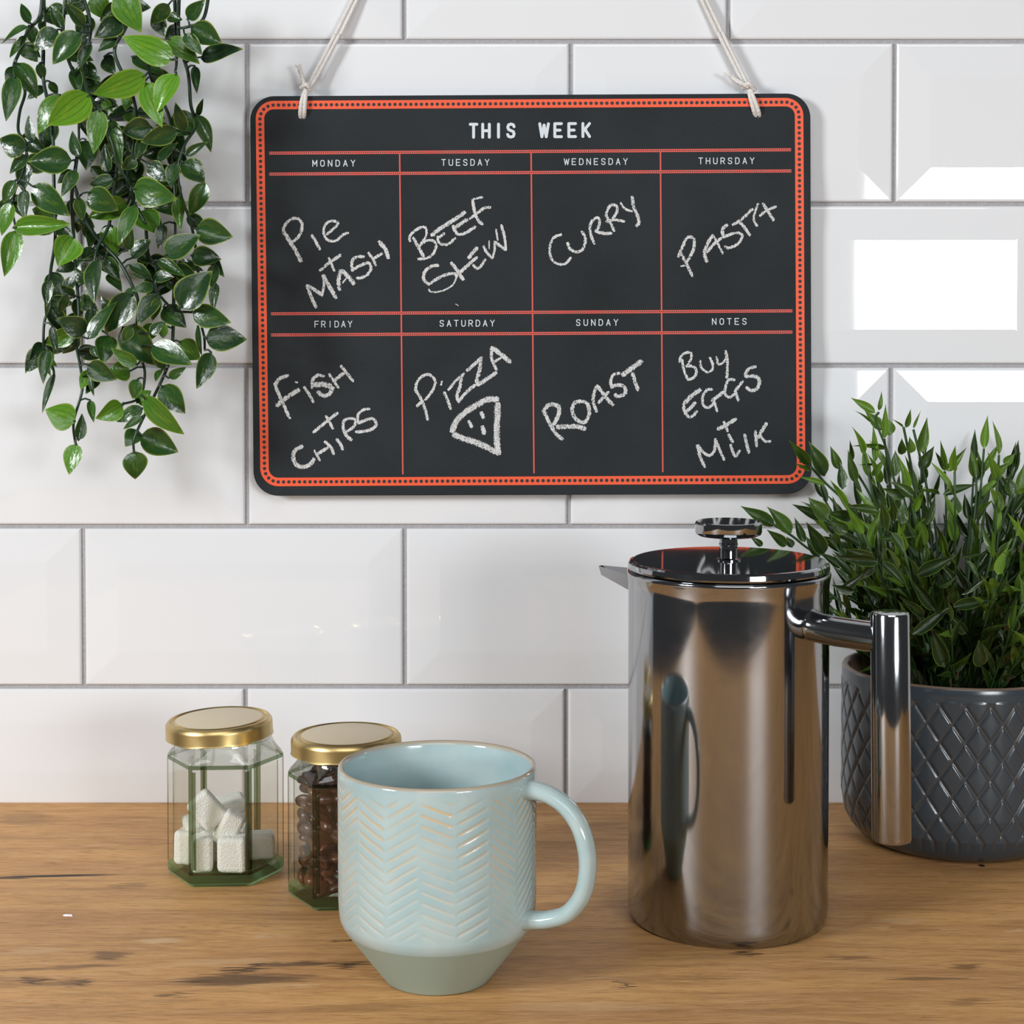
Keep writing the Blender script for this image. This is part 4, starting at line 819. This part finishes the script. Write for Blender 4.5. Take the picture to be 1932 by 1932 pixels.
GM = [leaf_mesh('leaf', M_GRASS, 'lance', c, k, t, 4, 9) for c, k, t in ((.10, .3, 0), (.25, .2, .4), (.4, .35, -.4))]
PL = Vector((KX, KY, 0)); rg = random.Random(33); base = PL + Vector((0, 0, zr - .026))
def clampy(p): p.y = min(max(p.y, -.172), -.007); return p
for si, st in enumerate(ST6):
    m = len(st); off = rg.uniform(-.03, .012); q = []
    for i, (a, b) in enumerate(crom(st, 5)):
        f = 1 - i / ((m - 1) * 5); q.append(P(*g6(a, b), KY + off * f))
    V, Fc = tube([p - PL for p in q], .0008, 6); ob('stem', new_mesh('stem', V, Fc, M_STEM2, smooth=180), plant)
cand = []
for a, b, c, d, w in GL6:
    hid = ((1332 + a / 3.22) > 1560) and b > 900
    y0 = KY - (rg.uniform(.055, .085) if hid else (rg.uniform(.02, .05) if b > 600 else rg.uniform(-.01, .03)))
    B_, T_ = P(*g6(a, b), y0), P(*g6(c, d), y0 - rg.uniform(-.004, .008)); wd = w / 3.22 / F_PX * (CAM - B_).length
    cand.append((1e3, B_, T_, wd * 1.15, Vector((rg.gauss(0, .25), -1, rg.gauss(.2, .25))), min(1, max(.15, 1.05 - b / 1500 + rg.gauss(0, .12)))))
for k in range(125):
    az_ = rg.uniform(0, 2 * PI); el = math.radians(rg.choice((rg.uniform(15, 50), rg.uniform(35, 85)))); ln = rg.uniform(.070, .118)
    d = Vector((math.cos(az_) * math.cos(el), math.sin(az_) * math.cos(el), math.sin(el)))
    b0_ = base + Vector((math.cos(az_), math.sin(az_), 0)) * rg.uniform(.0, .042)
    pts = [clampy(b0_ + Vector((0, 0, ln * .35 * t)) + d * ln * t * (.35 + .65 * t) + Vector((0, 0, .004 * t))) for t in [i / 8 for i in range(9)]]
    if pts[-1].x > .385 or pts[-1].x < (.180 if pts[-1].z > .165 else .160): continue
    V, Fc = tube([p - PL for p in pts], .0007, 5); ob('stem', new_mesh('stem', V, Fc, M_STEM2, smooth=180), plant)
    nl = rg.randrange(8, 12)
    for j in range(nl):
        t = .30 + .70 * (j + 1) / nl; i0 = min(7, int(t * 8)); p = pts[i0].lerp(pts[i0 + 1], t * 8 - i0) if i0 < 8 else pts[-1]; tg = (pts[i0 + 1] - pts[i0]).normalized()
        sd_ = tg.cross(Vector((rg.gauss(0, 1), rg.gauss(0, 1), rg.gauss(0, 1)))).normalized(); sd_ = sd_ * (1 if j % 2 else -1)
        dirn = (tg * (1.2 if j < nl - 1 else 4) + sd_ * rg.uniform(.5, 1.1)).normalized(); L2 = rg.uniform(.016, .025)
        tip_ = clampy(p + dirn * L2)
        if (tip_ - p).length < .006: continue
        nrm = Vector((rg.gauss(0, .5), -.8, .6 + rg.gauss(0, .3)))
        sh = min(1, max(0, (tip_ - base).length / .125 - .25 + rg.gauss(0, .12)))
        cand.append((-tip_.y - .3 * abs(tip_.x - .22) + (tip_ - base).length, p, tip_, rg.uniform(.0038, .0062), nrm, sh))
cand.sort(key=lambda c: -c[0]); rest = []
for i, (_, B_, T_, w, nrm, sh) in enumerate(cand):
    M = leaf_matrix(B_ - PL, T_ - PL, w, nrm); me = GM[i % 3]
    if i < 298:
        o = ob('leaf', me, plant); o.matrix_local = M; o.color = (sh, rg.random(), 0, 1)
    else: rest.append((me, M))
V, Fc, UV = [], [], []
for me, M in rest:
    b = len(V); V += [M @ v.co for v in me.vertices]; Fc += [tuple(i + b for i in p.vertices) for p in me.polygons]
    uvl = me.uv_layers[0].data; UV += [tuple(uvl[l].uv) for p in me.polygons for l in p.loop_indices]
me = new_mesh('foliage', V, Fc, M_GRASS, smooth=180); u = me.uv_layers.new(name='UVMap'); u.data.foreach_set('uv', np.array(UV, np.float32).ravel())
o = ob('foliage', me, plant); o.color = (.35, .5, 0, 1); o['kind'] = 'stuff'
# ------------------------------------------------------------------ crumb on the worktop
c0 = PZ(128, 1728); V = [(-.0026, 0, 0), (-.0008, -.0006, 0), (.0012, -.0003, 0), (.0026, -.0010, 0), (.0024, .0009, 0), (.0006, .0005, 0), (-.0012, .0011, 0)]
n_ = len(V); V = V + [(x * .8, y * .8, .0007) for x, y, _ in V]
Fc = [tuple(range(n_ - 1, -1, -1)), tuple(range(n_, 2 * n_))] + [(i, (i + 1) % n_, (i + 1) % n_ + n_, i + n_) for i in range(n_)]
tag(ob('sugar_crumb', new_mesh('sugar_crumb', V, Fc, plain('crumb_white', lin(240, 240, 240), .6)), None, (c0.x, c0.y, 0)), 'tiny white crumb lying on the bare worktop left of the sugar jar', 'crumb')
